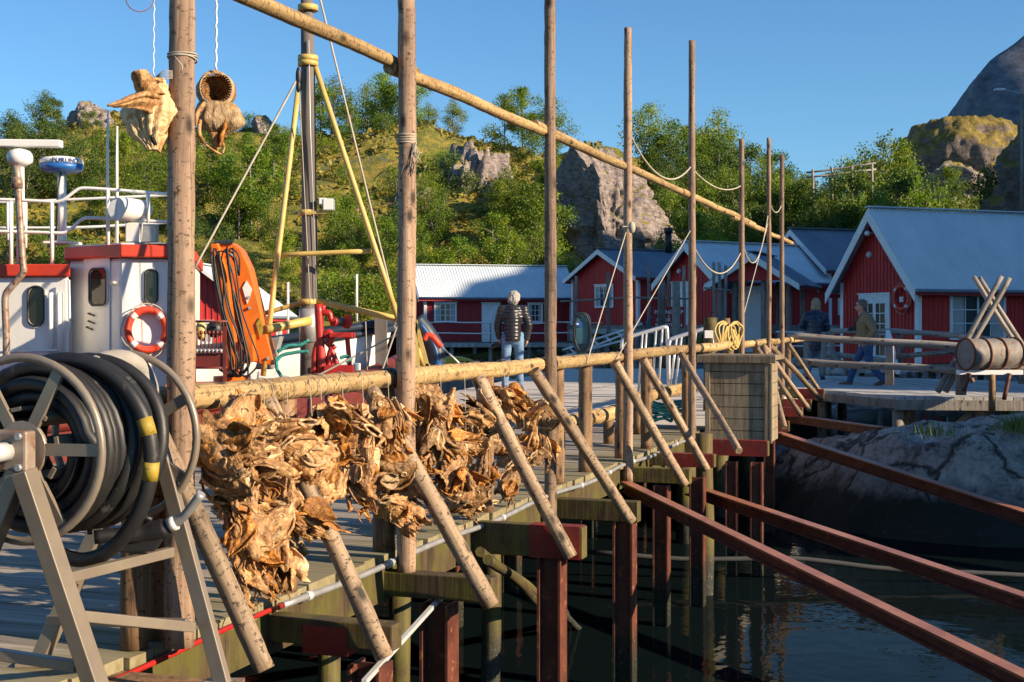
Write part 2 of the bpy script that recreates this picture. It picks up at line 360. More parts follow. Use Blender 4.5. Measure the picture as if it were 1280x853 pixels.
def shoremat():
    m, nt, N_, L_, b = nm('shore_granite'); v = coords(nt, (1,1,1), False)
    c = ramp(nt, mix(nt, .45, noi(nt, v, 1.4, 10, .72), noi(nt, v, 7, 12, .8, 1.0)), [(.40, (.07,.065,.06)), (.455, (.30,.28,.26)), (.50, (.52,.50,.47)), (.60, (.80,.77,.73))])
    vo = N_.new('ShaderNodeTexVoronoi'); vo.feature = 'DISTANCE_TO_EDGE'; vo.inputs['Scale'].default_value = .9; wv = N_.new('ShaderNodeVectorMath'); wv.operation = 'ADD'; L_.new(v, wv.inputs[0]); nz_ = N_.new('ShaderNodeTexNoise'); nz_.inputs['Scale'].default_value = 1.2; nz_.inputs['Detail'].default_value = 6; L_.new(v, nz_.inputs['Vector']); L_.new(nz_.outputs['Color'], wv.inputs[1]); L_.new(wv.outputs[0], vo.inputs['Vector'])
    ck = ramp(nt, vo.outputs['Distance'], [(.0, (1,1,1)), (.02, (.6,.6,.6)), (.035, (0,0,0))]); c = mix(nt, ck, c, (.03,.028,.025))
    tc = N_.new('ShaderNodeTexCoord'); sp = N_.new('ShaderNodeSeparateXYZ'); L_.new(tc.outputs['Object'], sp.inputs[0])
    # weed and wet tide line: the lower rock itself is black with growth
    zz = mathn(nt, 'ADD', sp.outputs[2], mathn(nt, 'MULTIPLY', mathn(nt, 'SUBTRACT', noi(nt, v, 1.1, 8, .65), .5), .9))
    f = ramp(nt, zz, [(.0, (0,0,0)), (1, (1,1,1))])
    mr = N_.new('ShaderNodeMapRange'); mr.inputs[1].default_value = .98; mr.inputs[2].default_value = 1.25; L_.new(zz, mr.inputs[0])
    c = mix(nt, mr.outputs[0], (.022,.026,.02), c)
    wh = ramp(nt, noi(nt, v, 26, 2, .8), [(.68, (0,0,0)), (.72, (1,1,1))]); c = mix(nt, mathn(nt, 'MULTIPLY', wh, .35), c, (.4,.4,.38))
    L_.new(c, b.inputs['Base Color']); b.inputs['Roughness'].default_value = .75
    bump(nt, noi(nt, v, 5, 12, .75), 1, .25, b); return m
M['shore'] = shoremat()
def leafmat(name, cols, trans=.35):
    m, nt, N_, L_, b = nm(name); v = coords(nt, (1,1,1), False); oi = N_.new('ShaderNodeObjectInfo')
    c = ramp(nt, noi(nt, v, 1.1, 5, .7), [(.35, cols[0]), (.5, cols[1]), (.66, cols[2])])
    hs = N_.new('ShaderNodeHueSaturation'); L_.new(c, hs.inputs['Color'])
    mr = N_.new('ShaderNodeMapRange'); mr.inputs[3].default_value = .7; mr.inputs[4].default_value = 1.25; L_.new(oi.outputs['Random'], mr.inputs[0]); L_.new(mr.outputs[0], hs.inputs['Value'])
    mh = N_.new('ShaderNodeMapRange'); mh.inputs[3].default_value = .485; mh.inputs[4].default_value = .515; L_.new(mathn(nt, 'FRACT', mathn(nt, 'MULTIPLY', oi.outputs['Random'], 7.7)), mh.inputs[0]); L_.new(mh.outputs[0], hs.inputs['Hue'])
    c = hs.outputs[0]; L_.new(c, b.inputs['Base Color']); b.inputs['Roughness'].default_value = .6
    tr = N_.new('ShaderNodeBsdfTranslucent'); L_.new(c, tr.inputs[0]); ms = N_.new('ShaderNodeMixShader'); ms.inputs[0].default_value = trans
    out = N_['Material Output']; L_.new(b.outputs[0], ms.inputs[1]); L_.new(tr.outputs[0], ms.inputs[2]); L_.new(ms.outputs[0], out.inputs[0]); return m
M['leaf'] = leafmat('birch_leaves', [(.055,.11,.010), (.16,.255,.015), (.38,.42,.03)], .46)
M['leaf_dark'] = leafmat('dark_leaves', [(.04,.08,.012), (.08,.14,.016), (.15,.21,.025)], .38)
M['cover'] = leafmat('heath_plants', [(.10,.11,.012), (.24,.22,.025), (.38,.26,.035)], .2)
M['bark'] = wood('birch_bark', (.06,.05,.04), (.2,.17,.14), (.4,.36,.31), False)
M['grass'] = leafmat('shore_grass', [(.06,.12,.015), (.12,.2,.03), (.3,.26,.1)], .3)
def fishmat(name, cols, rough=.42, sc=9, tr=.08, dark=True):
    m, nt, N_, L_, b = nm(name); v = coords(nt, (1,1,1)); 
    n1 = noi(nt, v, sc, 8, .65, 1.2); c = ramp(nt, n1, [(.28, cols[0]), (.45, cols[1]), (.6, cols[2]), (.75, cols[3])])
    st = noi(nt, coords(nt, (1,1,.25)), 40, 5, .6, .5)
    if dark: c = mix(nt, ramp(nt, noi(nt, v, sc*1.3, 6, .75, 1.5), [(.52, (0,0,0)), (.62, (.9,.9,.9))]), c, (.045,.022,.012))
    c = mix(nt, mathn(nt, 'MULTIPLY', st, .4), c, cols[1])
    oi = N_.new('ShaderNodeObjectInfo'); hs = N_.new('ShaderNodeHueSaturation'); L_.new(c, hs.inputs['Color'])
    mr = N_.new('ShaderNodeMapRange'); mr.inputs[3].default_value = .65; mr.inputs[4].default_value = 1.65; L_.new(oi.outputs['Random'], mr.inputs[0]); L_.new(mr.outputs[0], hs.inputs['Value']); c = hs.outputs[0]
    L_.new(c, b.inputs['Base Color']); b.inputs['Roughness'].default_value = rough
    bump(nt, mathn(nt, 'ADD', st, n1), 1.0, .010, b)
    t = N_.new('ShaderNodeBsdfTranslucent'); L_.new(c, t.inputs[0]); ms = N_.new('ShaderNodeMixShader'); ms.inputs[0].default_value = tr
    L_.new(b.outputs[0], ms.inputs[1]); L_.new(t.outputs[0], ms.inputs[2]); L_.new(ms.outputs[0], N_['Material Output'].inputs[0]); return m
M['fish'] = fishmat('dried_fish_skin', [(.10,.045,.018), (.30,.15,.055), (.54,.32,.135), (.76,.58,.34)], sc=20)
M['fish_in'] = fishmat('amber_fish_flesh', [(.10,.035,.01), (.38,.15,.03), (.64,.31,.07), (.75,.5,.2)], .3, 22, .22)
M['fish_pale'] = fishmat('pale_fish_bone', [(.2,.11,.05), (.46,.29,.14), (.64,.47,.27), (.75,.62,.42)], .45, 24, .1, False)
# ================= terrain, water, rocks
def vnoise(x, y, seed=0):
    xi = np.floor(x).astype(np.int64); yi = np.floor(y).astype(np.int64); fx = x-xi; fy = y-yi
    def h(a, b):
        n = (a*374761393+b*668265263+seed*974634777) & 0x7fffffff; n = ((n ^ (n >> 13))*1274126177) & 0x7fffffff
        return ((n ^ (n >> 16)) & 0xffff)/65535.0
    u = fx*fx*(3-2*fx); v = fy*fy*(3-2*fy)
    return (h(xi, yi)*(1-u)+h(xi+1, yi)*u)*(1-v)+(h(xi, yi+1)*(1-u)+h(xi+1, yi+1)*u)*v
def fbm(x, y, seed=0, o=5):
    a = 1; s = 0; t = 0
    for i in range(o): s = s+a*vnoise(x*2**i, y*2**i, seed+i); t += a; a *= .5
    return s/t*2-1
RID = np.array([(-600,260),(-300,220),(-100,200),(0,192),(60,182),(90,158),(115,148),(160,150),(200,158),(260,172),(330,166),(360,182),(430,175),(500,170),(560,170),(640,178),(690,200),(740,195),(790,205),(820,232),(870,250),(940,270),(1000,272),(1060,268),(1130,262),(1200,255),(1280,245),(1700,220)], float)
def sst(a, b, x):
    t = np.clip((x-a)/(b-a), 0, 1); return t*t*(3-2*t)
def hill_h(X, Y):
    X = np.asarray(X, float); Y = np.asarray(Y, float)
    px = 640+F*X/115.0; zr = H+(405-np.interp(px, RID[:,0], RID[:,1]))/F*115
    v = np.clip((Y-68)/47, 0, 1.0)
    f = .55*v+.45*sst(0, 1, v)
    z = .3+(zr-.3)*f
    bump_ = fbm(X*.11, Y*.11, 3)*2.2+np.abs(fbm(X*.3, Y*.3, 9))*1.6
    z = z+bump_*np.clip(v*3, 0, 1)*np.where(Y < 112, 1, .5)
    z = np.where(Y > 115, z-(Y-115)*.10, z)
    z = np.where(Y < 68, -2.4+(Y-58)*.27, z)
    # dark slope closing the right side
    g = sst(26, 34, X)*sst(58, 70, Y)*(1-sst(78, 92, Y)); z = z+g*9.0
    # high hillside to the right that shades the cabins
    bound = 23.4-.467*X
    c = sst(39, 56, X)*sst(bound-1.5, bound+4, Y)*(1-sst(60, 74, Y))
    z = z*(1-c)+c*(29+fbm(X*.08, Y*.08, 21)*2.5)
    z = np.where((Y < 58) & (X < 60), np.maximum(z, -3)*1.0, z)
    return z
def grid(name, x0, x1, y0, y1, st, mat, label=None):
    xs = np.arange(x0, x1+st, st); ys = np.arange(y0, y1+st, st); X, Y = np.meshgrid(xs, ys)
    Zz = hill_h(X, Y); Xj = X+fbm(X*.5, Y*.5, 31, 2)*.5*st*1.4
    nx, ny = len(xs), len(ys); vs = np.stack([Xj.ravel(), Y.ravel(), Zz.ravel()], 1)
    fs = [(j*nx+i, j*nx+i+1, (j+1)*nx+i+1, (j+1)*nx+i) for j in range(ny-1) for i in range(nx-1)]
    me = bpy.data.meshes.new(name); me.from_pydata(vs.tolist(), [], fs); me.materials.append(mat)
    me.polygons.foreach_set('use_smooth', [True]*len(fs)); me.update()
    o = bpy.data.objects.new(name, me); link(o, None, Matrix.Identity(4)); tag(o, kind='structure'); return o
grid('hill', -130, 110, 58, 190, 1.1, M['hill'])
grid('hillside', 37, 110, -20, 58, 2.0, M['hill'])
def bigsheet(name, z, mat, x0=-1500, x1=1500, y0=-300, y1=2500):
    o = add_mesh(name, [(x0,y0,z),(x1,y0,z),(x1,y1,z),(x0,y1,z)], [(0,1,2,3)], mat, None, Matrix.Identity(4)); return tag(o, kind='structure')
bigsheet('water', -1.4, M['water']); bigsheet('seabed', -4.2, M['stone_dark'])

def icorock(name, c, sx, sy, sz, mat, seed, cuts=5, sub=6, rough=.12, fr=1.1, rot=0, cutd=(.55,.85), extra=None):
    import bmesh
    bm = bmesh.new(); bmesh.ops.create_icosphere(bm, subdivisions=sub, radius=1); r = random.Random(seed)
    pl = []
    for i in range(cuts):
        n = Vector((r.uniform(-1,1), r.uniform(-1,1), r.uniform(-.3,.9))).normalized(); pl.append((n, r.uniform(*cutd)))
    if extra: pl += [(Vector(n).normalized(), d) for n, d in extra]
    for v in bm.verts:
        p = v.co.copy(); p *= 1.12
        for n, d in pl:
            k = p.dot(n)-d
            if k > 0: p -= n*k*.93
        q = p*fr+Vector((seed, 0, 0))
        p += p.normalized()*(mnoise.fractal(q*1.6, 1.0, 2.0, 6)*rough - abs(mnoise.noise(q*3.3))*rough*.6 + mnoise.noise(q*8)*rough*.22 - max(0, .10-abs(mnoise.noise(Vector((q.x*1.9, q.y*1.9, q.z*.9))+Vector((7,1,3)))))*rough*2.6 - max(0, .07-abs(mnoise.noise(Vector((q.x*1.2, q.y*1.2, q.z*3.6)))))*rough*2.6)
        v.co = p
    co = [v.co.copy() for v in bm.verts]; fs = [tuple(v.index for v in f.verts) for f in bm.faces]; bm.free()
    R = Matrix.Rotation(rot, 3, 'Z'); c = Vector(c)
    vs = [c+R @ Vector((p.x*sx, p.y*sy, p.z*sz)) for p in co]
    m = Matrix.Translation(c-Vector((0,0,sz*.9)))
    return add_mesh(name, vs, fs, mat, None, m, smooth=True)
def rock_at(name, x0, x1, ytop, ybot, Y, mat, seed, label, depth=.8, **k):
    px = (x0+x1)/2; a = P(px, ytop, Y); b = P(px, ybot, Y); w = (x1-x0)/F*Y/2; h = (a.z-b.z)
    o = icorock(name, (a.x, Y, b.z+h*.42), w, w*depth, h*.6, mat, seed, **k)
    return tag(o, label, 'rock')
rock_at('cliff_boulder', 515, 655, 158, 340, 96, M['boulder'], 12, 'pale jagged rock cliff on the hill, bright side facing right', depth=1.1, rough=.3, cuts=7, extra=[((-1,-.5,.1), .5), ((.8,-.7,.35), .62)])
rock_at('cliff_boulder', 682, 838, 180, 352, 86, M['boulder'], 23, 'huge blocky grey boulder with mossy top behind the gabled cabins', depth=1.0, rough=.26, cuts=3, extra=[((-.75,-.66,0), .6), ((.55,-.83,.15), .55), ((.1,-.1,1), .84), ((1,0,.3), .9)])
rock_at('rock_outcrop', 455, 562, 232, 320, 91, M['boulder'], 31, 'low pale rock face on the mossy slope left of the jagged cliff', depth=.6, rough=.2, cuts=6)
rock_at('rock_outcrop', 575, 640, 225, 330, 92, M['boulder'], 37, 'grey rock face standing below the jagged pale cliff', depth=.6, rough=.18, cuts=6)
rock_at('rock_outcrop', 84, 155, 132, 205, 113, M['boulder'], 41, 'grey rocky crag on the far left hill crest', depth=.8, rough=.2, cuts=5)
rock_at('rock_outcrop', 150, 260, 150, 230, 110, M['boulder'], 43, 'pale rock ledge on the hill just behind the nearest pole', depth=.6, rough=.2, cuts=6)
rock_at('rock_outcrop', 668, 735, 320, 362, 80, M['knoll'], 47, 'low yellow mossy rock hump above the long cabin roof', depth=.8, rough=.08, cuts=3, sub=4)
rock_at('rock_outcrop', 310, 350, 146, 185, 113, M['boulder'], 53, 'small rock knob on the crest left of the boat mast', depth=.8, rough=.2, cuts=5, sub=4)
rock_at('rock_outcrop', 400, 440, 255, 330, 92, M['boulder'], 57, 'steep grey rock slab low on the slope behind the mast', depth=.8, rough=.2, cuts=6, sub=4)
tag(icorock('knoll', P(1205, 246, 120), 6.6, 6.0, 7.3, M['knoll'], 61, cuts=3, rough=.10, fr=1.6, cutd=(.75,.95)), kind='structure')
tag(icorock('knoll', P(1185, 252, 116), 3.6, 4, 3.0, M['boulder'], 67, cuts=5, rough=.14), kind='structure')
tag(icorock('hill_shoulder', P(1362, 285, 78), 4.9, 8, 6.6, M['knoll'], 71, cuts=3, rough=.2, fr=1.8), kind='structure')
def mountain():
    xs = np.linspace(-150, 420, 115); ys = np.linspace(-45, 150, 60); vs = []
    prof = np.array([(1196,190),(1203,140),(1208,115),(1216,92),(1228,72),(1245,56),(1262,48),(1282,42),(1330,20),(1420,5),(1700,0)], float)
    for y in ys:
        for x in xs:
            Xw = 300+x; Yw = 700+y; px = 640+F*Xw/700
            top = H+(405-np.interp(px, prof[:,0], prof[:,1], left=900))/F*700
            n = mnoise.fractal(Vector((Xw*.012, Yw*.012, 1)), 1, 2, 7)*16-abs(mnoise.noise(Vector((Xw*.03, Yw*.008, 5))))*9
            z = top*(1-abs(y)/260)**.7-max(0, -y)*.55+n*.5
            if px < 1204: z = -20+max(0, px-1198)*8
            vs.append((Xw+mnoise.noise(Vector((Xw*.02, Yw*.02, 9)))*6, Yw, max(z, -20)))
    nx = len(xs); fs = [(j*nx+i, j*nx+i+1, (j+1)*nx+i+1, (j+1)*nx+i) for j in range(len(ys)-1) for i in range(nx-1)]
    tag(add_mesh('mountain', vs, fs, M['mountain'], None, Matrix.Identity(4), smooth=True), kind='structure')
mountain()
# shore rock under the boardwalk, right
def shore():
    n = 90; vs = []; 
    for j in range(n):
        for i in range(n):
            x = 2.6+i/(n-1)*9.5; y = 12.6+j/(n-1)*9.5
            t = sst(13.6, 16.7, y+.10*(x-6)); u = sst(3.0, 5.6, x+.12*(y-16))
            z = -2.9+t*(1.7+u*1.25)*(.25+.75*u)+t*u*.38+(1-u)*t*.55
            z += mnoise.fractal(Vector((x*.55, y*.55, 3)), 1, 2, 6)*.22+abs(mnoise.noise(Vector((x*.9, y*1.6, 8))))*.16
            z = min(z, -.10-.5*float(sst(17.4, 20.5, y))-.25*float(1-sst(4.2, 6.5, x))+.12*mnoise.noise(Vector((x*1.3, y*1.3, 0))))
            z += mnoise.noise(Vector((x*4, y*4, 8)))*.04-.22*max(0, .10-abs(mnoise.noise(Vector((x*.8+y*.3, y*1.1, 2)))))/.10*.6+abs(mnoise.noise(Vector((x*1.7, y*2.5, 4))))*.09
            vs.append((x, y, float(z)))
    fs = [(j*n+i, j*n+i+1, (j+1)*n+i+1, (j+1)*n+i) for j in range(n-1) for i in range(n-1)]
    tag(add_mesh('shore_rock', vs, fs, M['shore'], None, Matrix.Translation((0,0,-2.0)), smooth=True), kind='structure')
shore()
def bank(name, x0, x1, y0, y1, top, seed):      # dark rocky bank under the cabins
    n = 40; vs = []
    for j in range(n):
        for i in range(n):
            x = x0+i/(n-1)*(x1-x0); y = y0+j/(n-1)*(y1-y0); v = j/(n-1)
            vs.append((x, y, -2.4+(top+2.4)*float(sst(0, .35, v))+mnoise.fractal(Vector((x*.35, y*.35, seed)), 1, 2, 5)*.5))
    fs = [(j*n+i, j*n+i+1, (j+1)*n+i+1, (j+1)*n+i) for j in range(n-1) for i in range(n-1)]
    tag(add_mesh(name, vs, fs, M['shore'], None, Matrix.Translation((0,0,-2.5)), smooth=True), kind='structure')
bank('shore_bank', 6, 40, 33, 66, -.9, 4); bank('shore_bank', -24, 14, 60, 72, -.4, 9)

# ================= vegetation
def leaf_quad(V, Fc, c, s, r):
    a = Vector((r.gauss(0,1), r.gauss(0,1), r.gauss(0,1))).normalized(); b = a.cross(Vector((r.gauss(0,1), r.gauss(0,1), r.gauss(0,1)))).normalized()
    n = len(V); V += [c-a*s, c+b*s*.55, c+a*s, c-b*s*.55]; Fc.append((n, n+1, n+2, n+3))
def tree_proto(name, seed, h, w, kind, leafm, nleaf, ls, crown0=.25):
    r = random.Random(seed); t = thing(name, 'tree', 'tree')
    b = MB(); top = Vector((r.uniform(-.3,.3), r.uniform(-.3,.3), h*.93)); base = Vector((0,0,-.6))
    stems = r.choice([1, 2, 3]) if kind != 'bush' else 4; blobs = []
    for k in range(stems):
        a = r.uniform(0, 6.28); lean = w*.25*(k > 0)+.1; e = Vector((math.cos(a)*lean, math.sin(a)*lean, h*(.93 if k == 0 else r.uniform(.6,.85))))
        pts = [base+Vector((.06*k, 0, 0))+(e-base)*u+Vector((mnoise.noise(Vector((seed+k, u*2, 0))), mnoise.noise(Vector((seed+k, u*2, 7))), 0))*.35*u for u in (0,.15,.3,.45,.6,.75,.9,1)]
        b.tube(pts, [h*.018*(1-.85*i/7) for i in range(8)], 6)
        nl = r.randint(9, 13) if kind != 'bush' else 6
        for j in range(nl):
            u = crown0+(1-crown0)*(j+.5*r.random())/nl; p = base+(e-base)*u; aa = r.uniform(0, 6.28)
            prof = math.sin(math.pi*min(1, max(.06, (u-crown0+.12)/(1.1-crown0))))**.7
            L = w*.5*prof*r.uniform(.55, 1.1); q = p+Vector((math.cos(aa)*L, math.sin(aa)*L, L*r.uniform(.1,.7)))
            b.tube([p, (p+q)/2+Vector((0,0,.08)), q], [h*.007, h*.005, h*.002], 4, cap=False)
            blobs.append((q, w*r.uniform(.09,.17)+.12)); 
            if r.random() < .7: blobs.append(((p*.45+q*.55)+Vector((r.gauss(0,.15), r.gauss(0,.15), r.gauss(0,.15)))*w*.3, w*r.uniform(.07,.13)+.08))
        blobs.append((e, w*.10+.08))
    b.build('trunk', M['bark'], t)
    V, Fc = [], []
    tot = sum(s for q, s in blobs)
    for q, s in blobs:
        for i in range(int(nleaf*s/tot)):
            d = Vector((r.gauss(0,1), r.gauss(0,1), r.gauss(0,.75))); d = d/(1+.25*d.length)
            leaf_quad(V, Fc, q+d*s*.95, ls*r.uniform(.6,1.25), r)
    add_mesh('crown', V, Fc, leafm, t)
    return t
PROTO = {'birch': [tree_proto('birch_tree', 100+i, 6, 3.4, 'tree', M['leaf'], 5200, .085) for i in range(5)],
         'dark': [tree_proto('leafy_tree', 200+i, 5.5, 3.8, 'tree', M['leaf_dark'], 5600, .09, .12) for i in range(3)],
         'bush': [tree_proto('bush', 300+i, 2.2, 2.8, 'bush', M['leaf'], 2600, .075, .1) for i in range(3)],
         'dbush': [tree_proto('bush', 400+i, 2.2, 2.9, 'bush', M['leaf_dark'], 2600, .08, .08) for i in range(2)]}
used = set(); veg = []
LM = [(-999,62,'behind the boat radars'),(62,215,'left of the nearest pole'),(215,335,'above the orange crane'),(335,500,'around the boat mast'),(500,600,'above the long cabin'),(600,700,'between the two big boulders'),(700,830,'beside the blocky grey boulder'),(830,930,'behind the gabled cabins'),(930,1010,'behind the farthest poles'),(1010,1130,'left of the mossy knoll'),(1130,9999,'above the large right cabin')]
DESC = {'birch': ('light green birch', 'tree'), 'dark': ('dark leafy tree', 'tree'), 'bush': ('pale green bush', 'bush'), 'dbush': ('dark green bush', 'bush')}
def plant(kind, px, Y, hh, zoff=0.0, z=None, sq=1.0):
    pr = rng.choice(PROTO[kind]); base_h = {'birch': 6, 'dark': 5.5, 'bush': 2.2, 'dbush': 2.2}[kind]; s = hh/base_h
    X = (px-CX)/F*Y; z = float(hill_h(X, Y))-.1 if z is None else z
    m = Matrix.Translation((X, Y, z+zoff)) @ Matrix.Rotation(rng.uniform(0, 6.28), 4, 'Z') @ Matrix.Diagonal((s*sq, s*sq, s, 1))
    d, c = DESC[kind]
    if pr.name not in used: used.add(pr.name); o = pr; o.matrix_basis = m; MW[o.name] = m
    else: o = dup(pr, m)
    row = 'at the hill foot' if Y < 86 else ('on the mid slope' if Y < 106 else 'on the crest')
    lm = [l for a, b, l in LM if a <= px < b][0]
    size = 'tall ' if (hh > 5.2 and c == 'tree') else ('low ' if hh < (3.6 if c == 'tree' else 1.5) else '')
    tag(o, cat=c, group='trees on the hillside' if c == 'tree' else 'bushes on the hillside')
    veg.append((o, f'{size}{d} {row} {lm}', px)); return o
def rowp(kind, px0, px1, Y0, Y1, n, h0, h1):
    for i in range(n): plant(kind, px0+(px1-px0)*(i+rng.uniform(.1,.9))/n, rng.uniform(Y0, Y1), rng.uniform(h0, h1))
# crest
rowp('birch', 395, 520, 110, 116, 7, 4.0, 5.8); rowp('birch', 520, 580, 112, 116, 2, 3.0, 4.0); rowp('birch', 625, 700, 108, 115, 4, 4.2, 6.2)
rowp('birch', 800, 925, 100, 112, 8, 4.8, 7.2); rowp('dark', 830, 1000, 96, 106, 6, 4.0, 5.6); rowp('birch', 925, 1010, 96, 108, 5, 3.5, 5.0)
rowp('birch', 5, 80, 108, 115, 3, 1.6, 2.6); rowp('bush', 180, 345, 104, 114, 6, 1.2, 2.2); rowp('bush', 345, 560, 100, 113, 8, 1.0, 2.0)
# mid
rowp('dark', 0, 110, 84, 96, 5, 3.6, 5.2); rowp('birch', 120, 215, 84, 96, 4, 3.6, 5.0); rowp('birch', 215, 345, 82, 96, 7, 4.4, 6.6); rowp('birch', 250, 345, 98, 106, 3, 3.2, 4.4)
rowp('bush', 345, 545, 86, 98, 5, 1.1, 1.9); rowp('birch', 652, 700, 88, 98, 2, 3.2, 4.6); rowp('dbush', 540, 700, 90, 104, 5, 1.5, 2.4); rowp('dbush', 0, 215, 98, 108, 5, 1.2, 2.2)
rowp('dark', 820, 1080, 86, 94, 9, 3.8, 5.6); rowp('birch', 820, 1080, 84, 96, 10, 3.8, 5.6)
# foot
rowp('birch', 330, 540, 74, 82, 8, 2.6, 3.7); rowp('dark', 380, 540, 78, 84, 2, 2.6, 3.4); rowp('birch', 520, 700, 74, 80, 9, 3.2, 4.5); rowp('dark', 545, 640, 82, 86, 2, 2.4, 3.2)
rowp('birch', 815, 940, 74, 84, 7, 4.0, 5.6); rowp('birch', 0, 200, 76, 84, 5, 3.0, 4.6); rowp('dbush', 0, 350, 72, 82, 6, 1.5, 2.6); rowp('bush', 400, 520, 72, 76, 4, 1.6, 2.4)
rowp('birch', 730, 800, 74, 78, 3, 1.8, 2.6)
rowp('birch', 400, 560, 80, 87, 6, 3.0, 4.3); rowp('birch', 600, 700, 80, 86, 4, 4.4, 5.6); rowp('dark', 215, 345, 78, 84, 4, 2.8, 3.8); rowp('dark', 0, 120, 98, 106, 4, 2.6, 3.6)
for px, yt, Y, k in ((955, 212, 92, 'dark'), (985, 222, 90, 'birch'), (1008, 222, 92, 'dark'), (1035, 214, 96, 'birch'), (1058, 196, 94, 'birch'), (1082, 182, 95, 'birch'), (1104, 170, 92, 'birch'), (1126, 176, 94, 'birch'), (1142, 205, 90, 'birch'), (1070, 215, 86, 'dark'), (1122, 215, 85, 'dark'), (1020, 240, 86, 'dark'), (1152, 240, 92, 'birch'), (1095, 225, 82, 'birch'), (930, 225, 96, 'birch'), (905, 205, 98, 'birch')):
    X_ = (px-CX)/F*Y; hz = float(hill_h(X_, Y)); plant(k, px, Y, (H+(405-yt)/F*Y-hz)*1.04, sq=.8)
# right
plant('dark', 1045, 84, 4.6, sq=1.2); plant('dark', 1090, 78, 3.6, sq=1.3); rowp('dark', 1000, 1110, 74, 82, 6, 3.0, 4.4)
rowp('bush', 1120, 1170, 80, 92, 4, 1.5, 2.2); plant('birch', 1184, 100, 4.6, z=8.5); plant('bush', 1215, 104, 2.4); plant('bush', 1165, 100, 2.0); rowp('dbush', 1195, 1290, 74, 84, 7, 1.6, 2.8); rowp('dark', 1225, 1290, 70, 76, 4, 2.0, 3.0)
order_labels(veg)
def cover():
    r = random.Random(5); V, Fc = [], []; n = 0
    X = np.array([r.uniform(-52, 52) for _ in range(60000)]); Y = np.array([r.uniform(70, 121) for _ in range(60000)])
    ok = np.abs(X) < Y*.42; X = X[ok]; Y = Y[ok]; ZZ = hill_h(X, Y); m = fbm(X*.18, Y*.18, 77)
    for x, y, z, q in zip(X, Y, ZZ, m):
        if q < -.12: continue
        c = Vector((x, y, z+r.uniform(0,.35)))
        leaf_quad(V, Fc, c, r.uniform(.1,.3), r)
    tag(add_mesh('ground_cover', V, Fc, M['cover'], None, Matrix.Identity(4)), 'low moss, heather and grass covering the sunlit hillside', 'ground cover', kind='stuff')
cover()
def tuft(name, X, Y, n, hh, label, seed):
    r = random.Random(seed); V, Fc = [], []
    for i in range(n):
        x, y = X+r.gauss(0,.16), Y+r.gauss(0,.16); l = hh*r.uniform(.5,1.2); a = r.uniform(0,6.28); dx, dy = math.cos(a)*.006, math.sin(a)*.006; lx, ly = r.gauss(0,.3)*l, r.gauss(0,.3)*l
        z = -.12+r.uniform(-.05,.02); k = len(V); V += [Vector((x-dx,y-dy,z)), Vector((x+dx,y+dy,z)), Vector((x+lx,y+ly,z+l))]; Fc.append((k,k+1,k+2))
    tag(add_mesh(name, V, Fc, M['grass'], None, Matrix.Translation((X,Y,-.15))), label, 'grass', kind='stuff')
tuft('grass', 6.2, 15.9, 500, .22, 'bright green grass tuft on the shore rock at the right edge', 3); tuft('grass', 4.9, 15.3, 120, .15, 'dry yellow grass in the crack of the shore rock', 5)

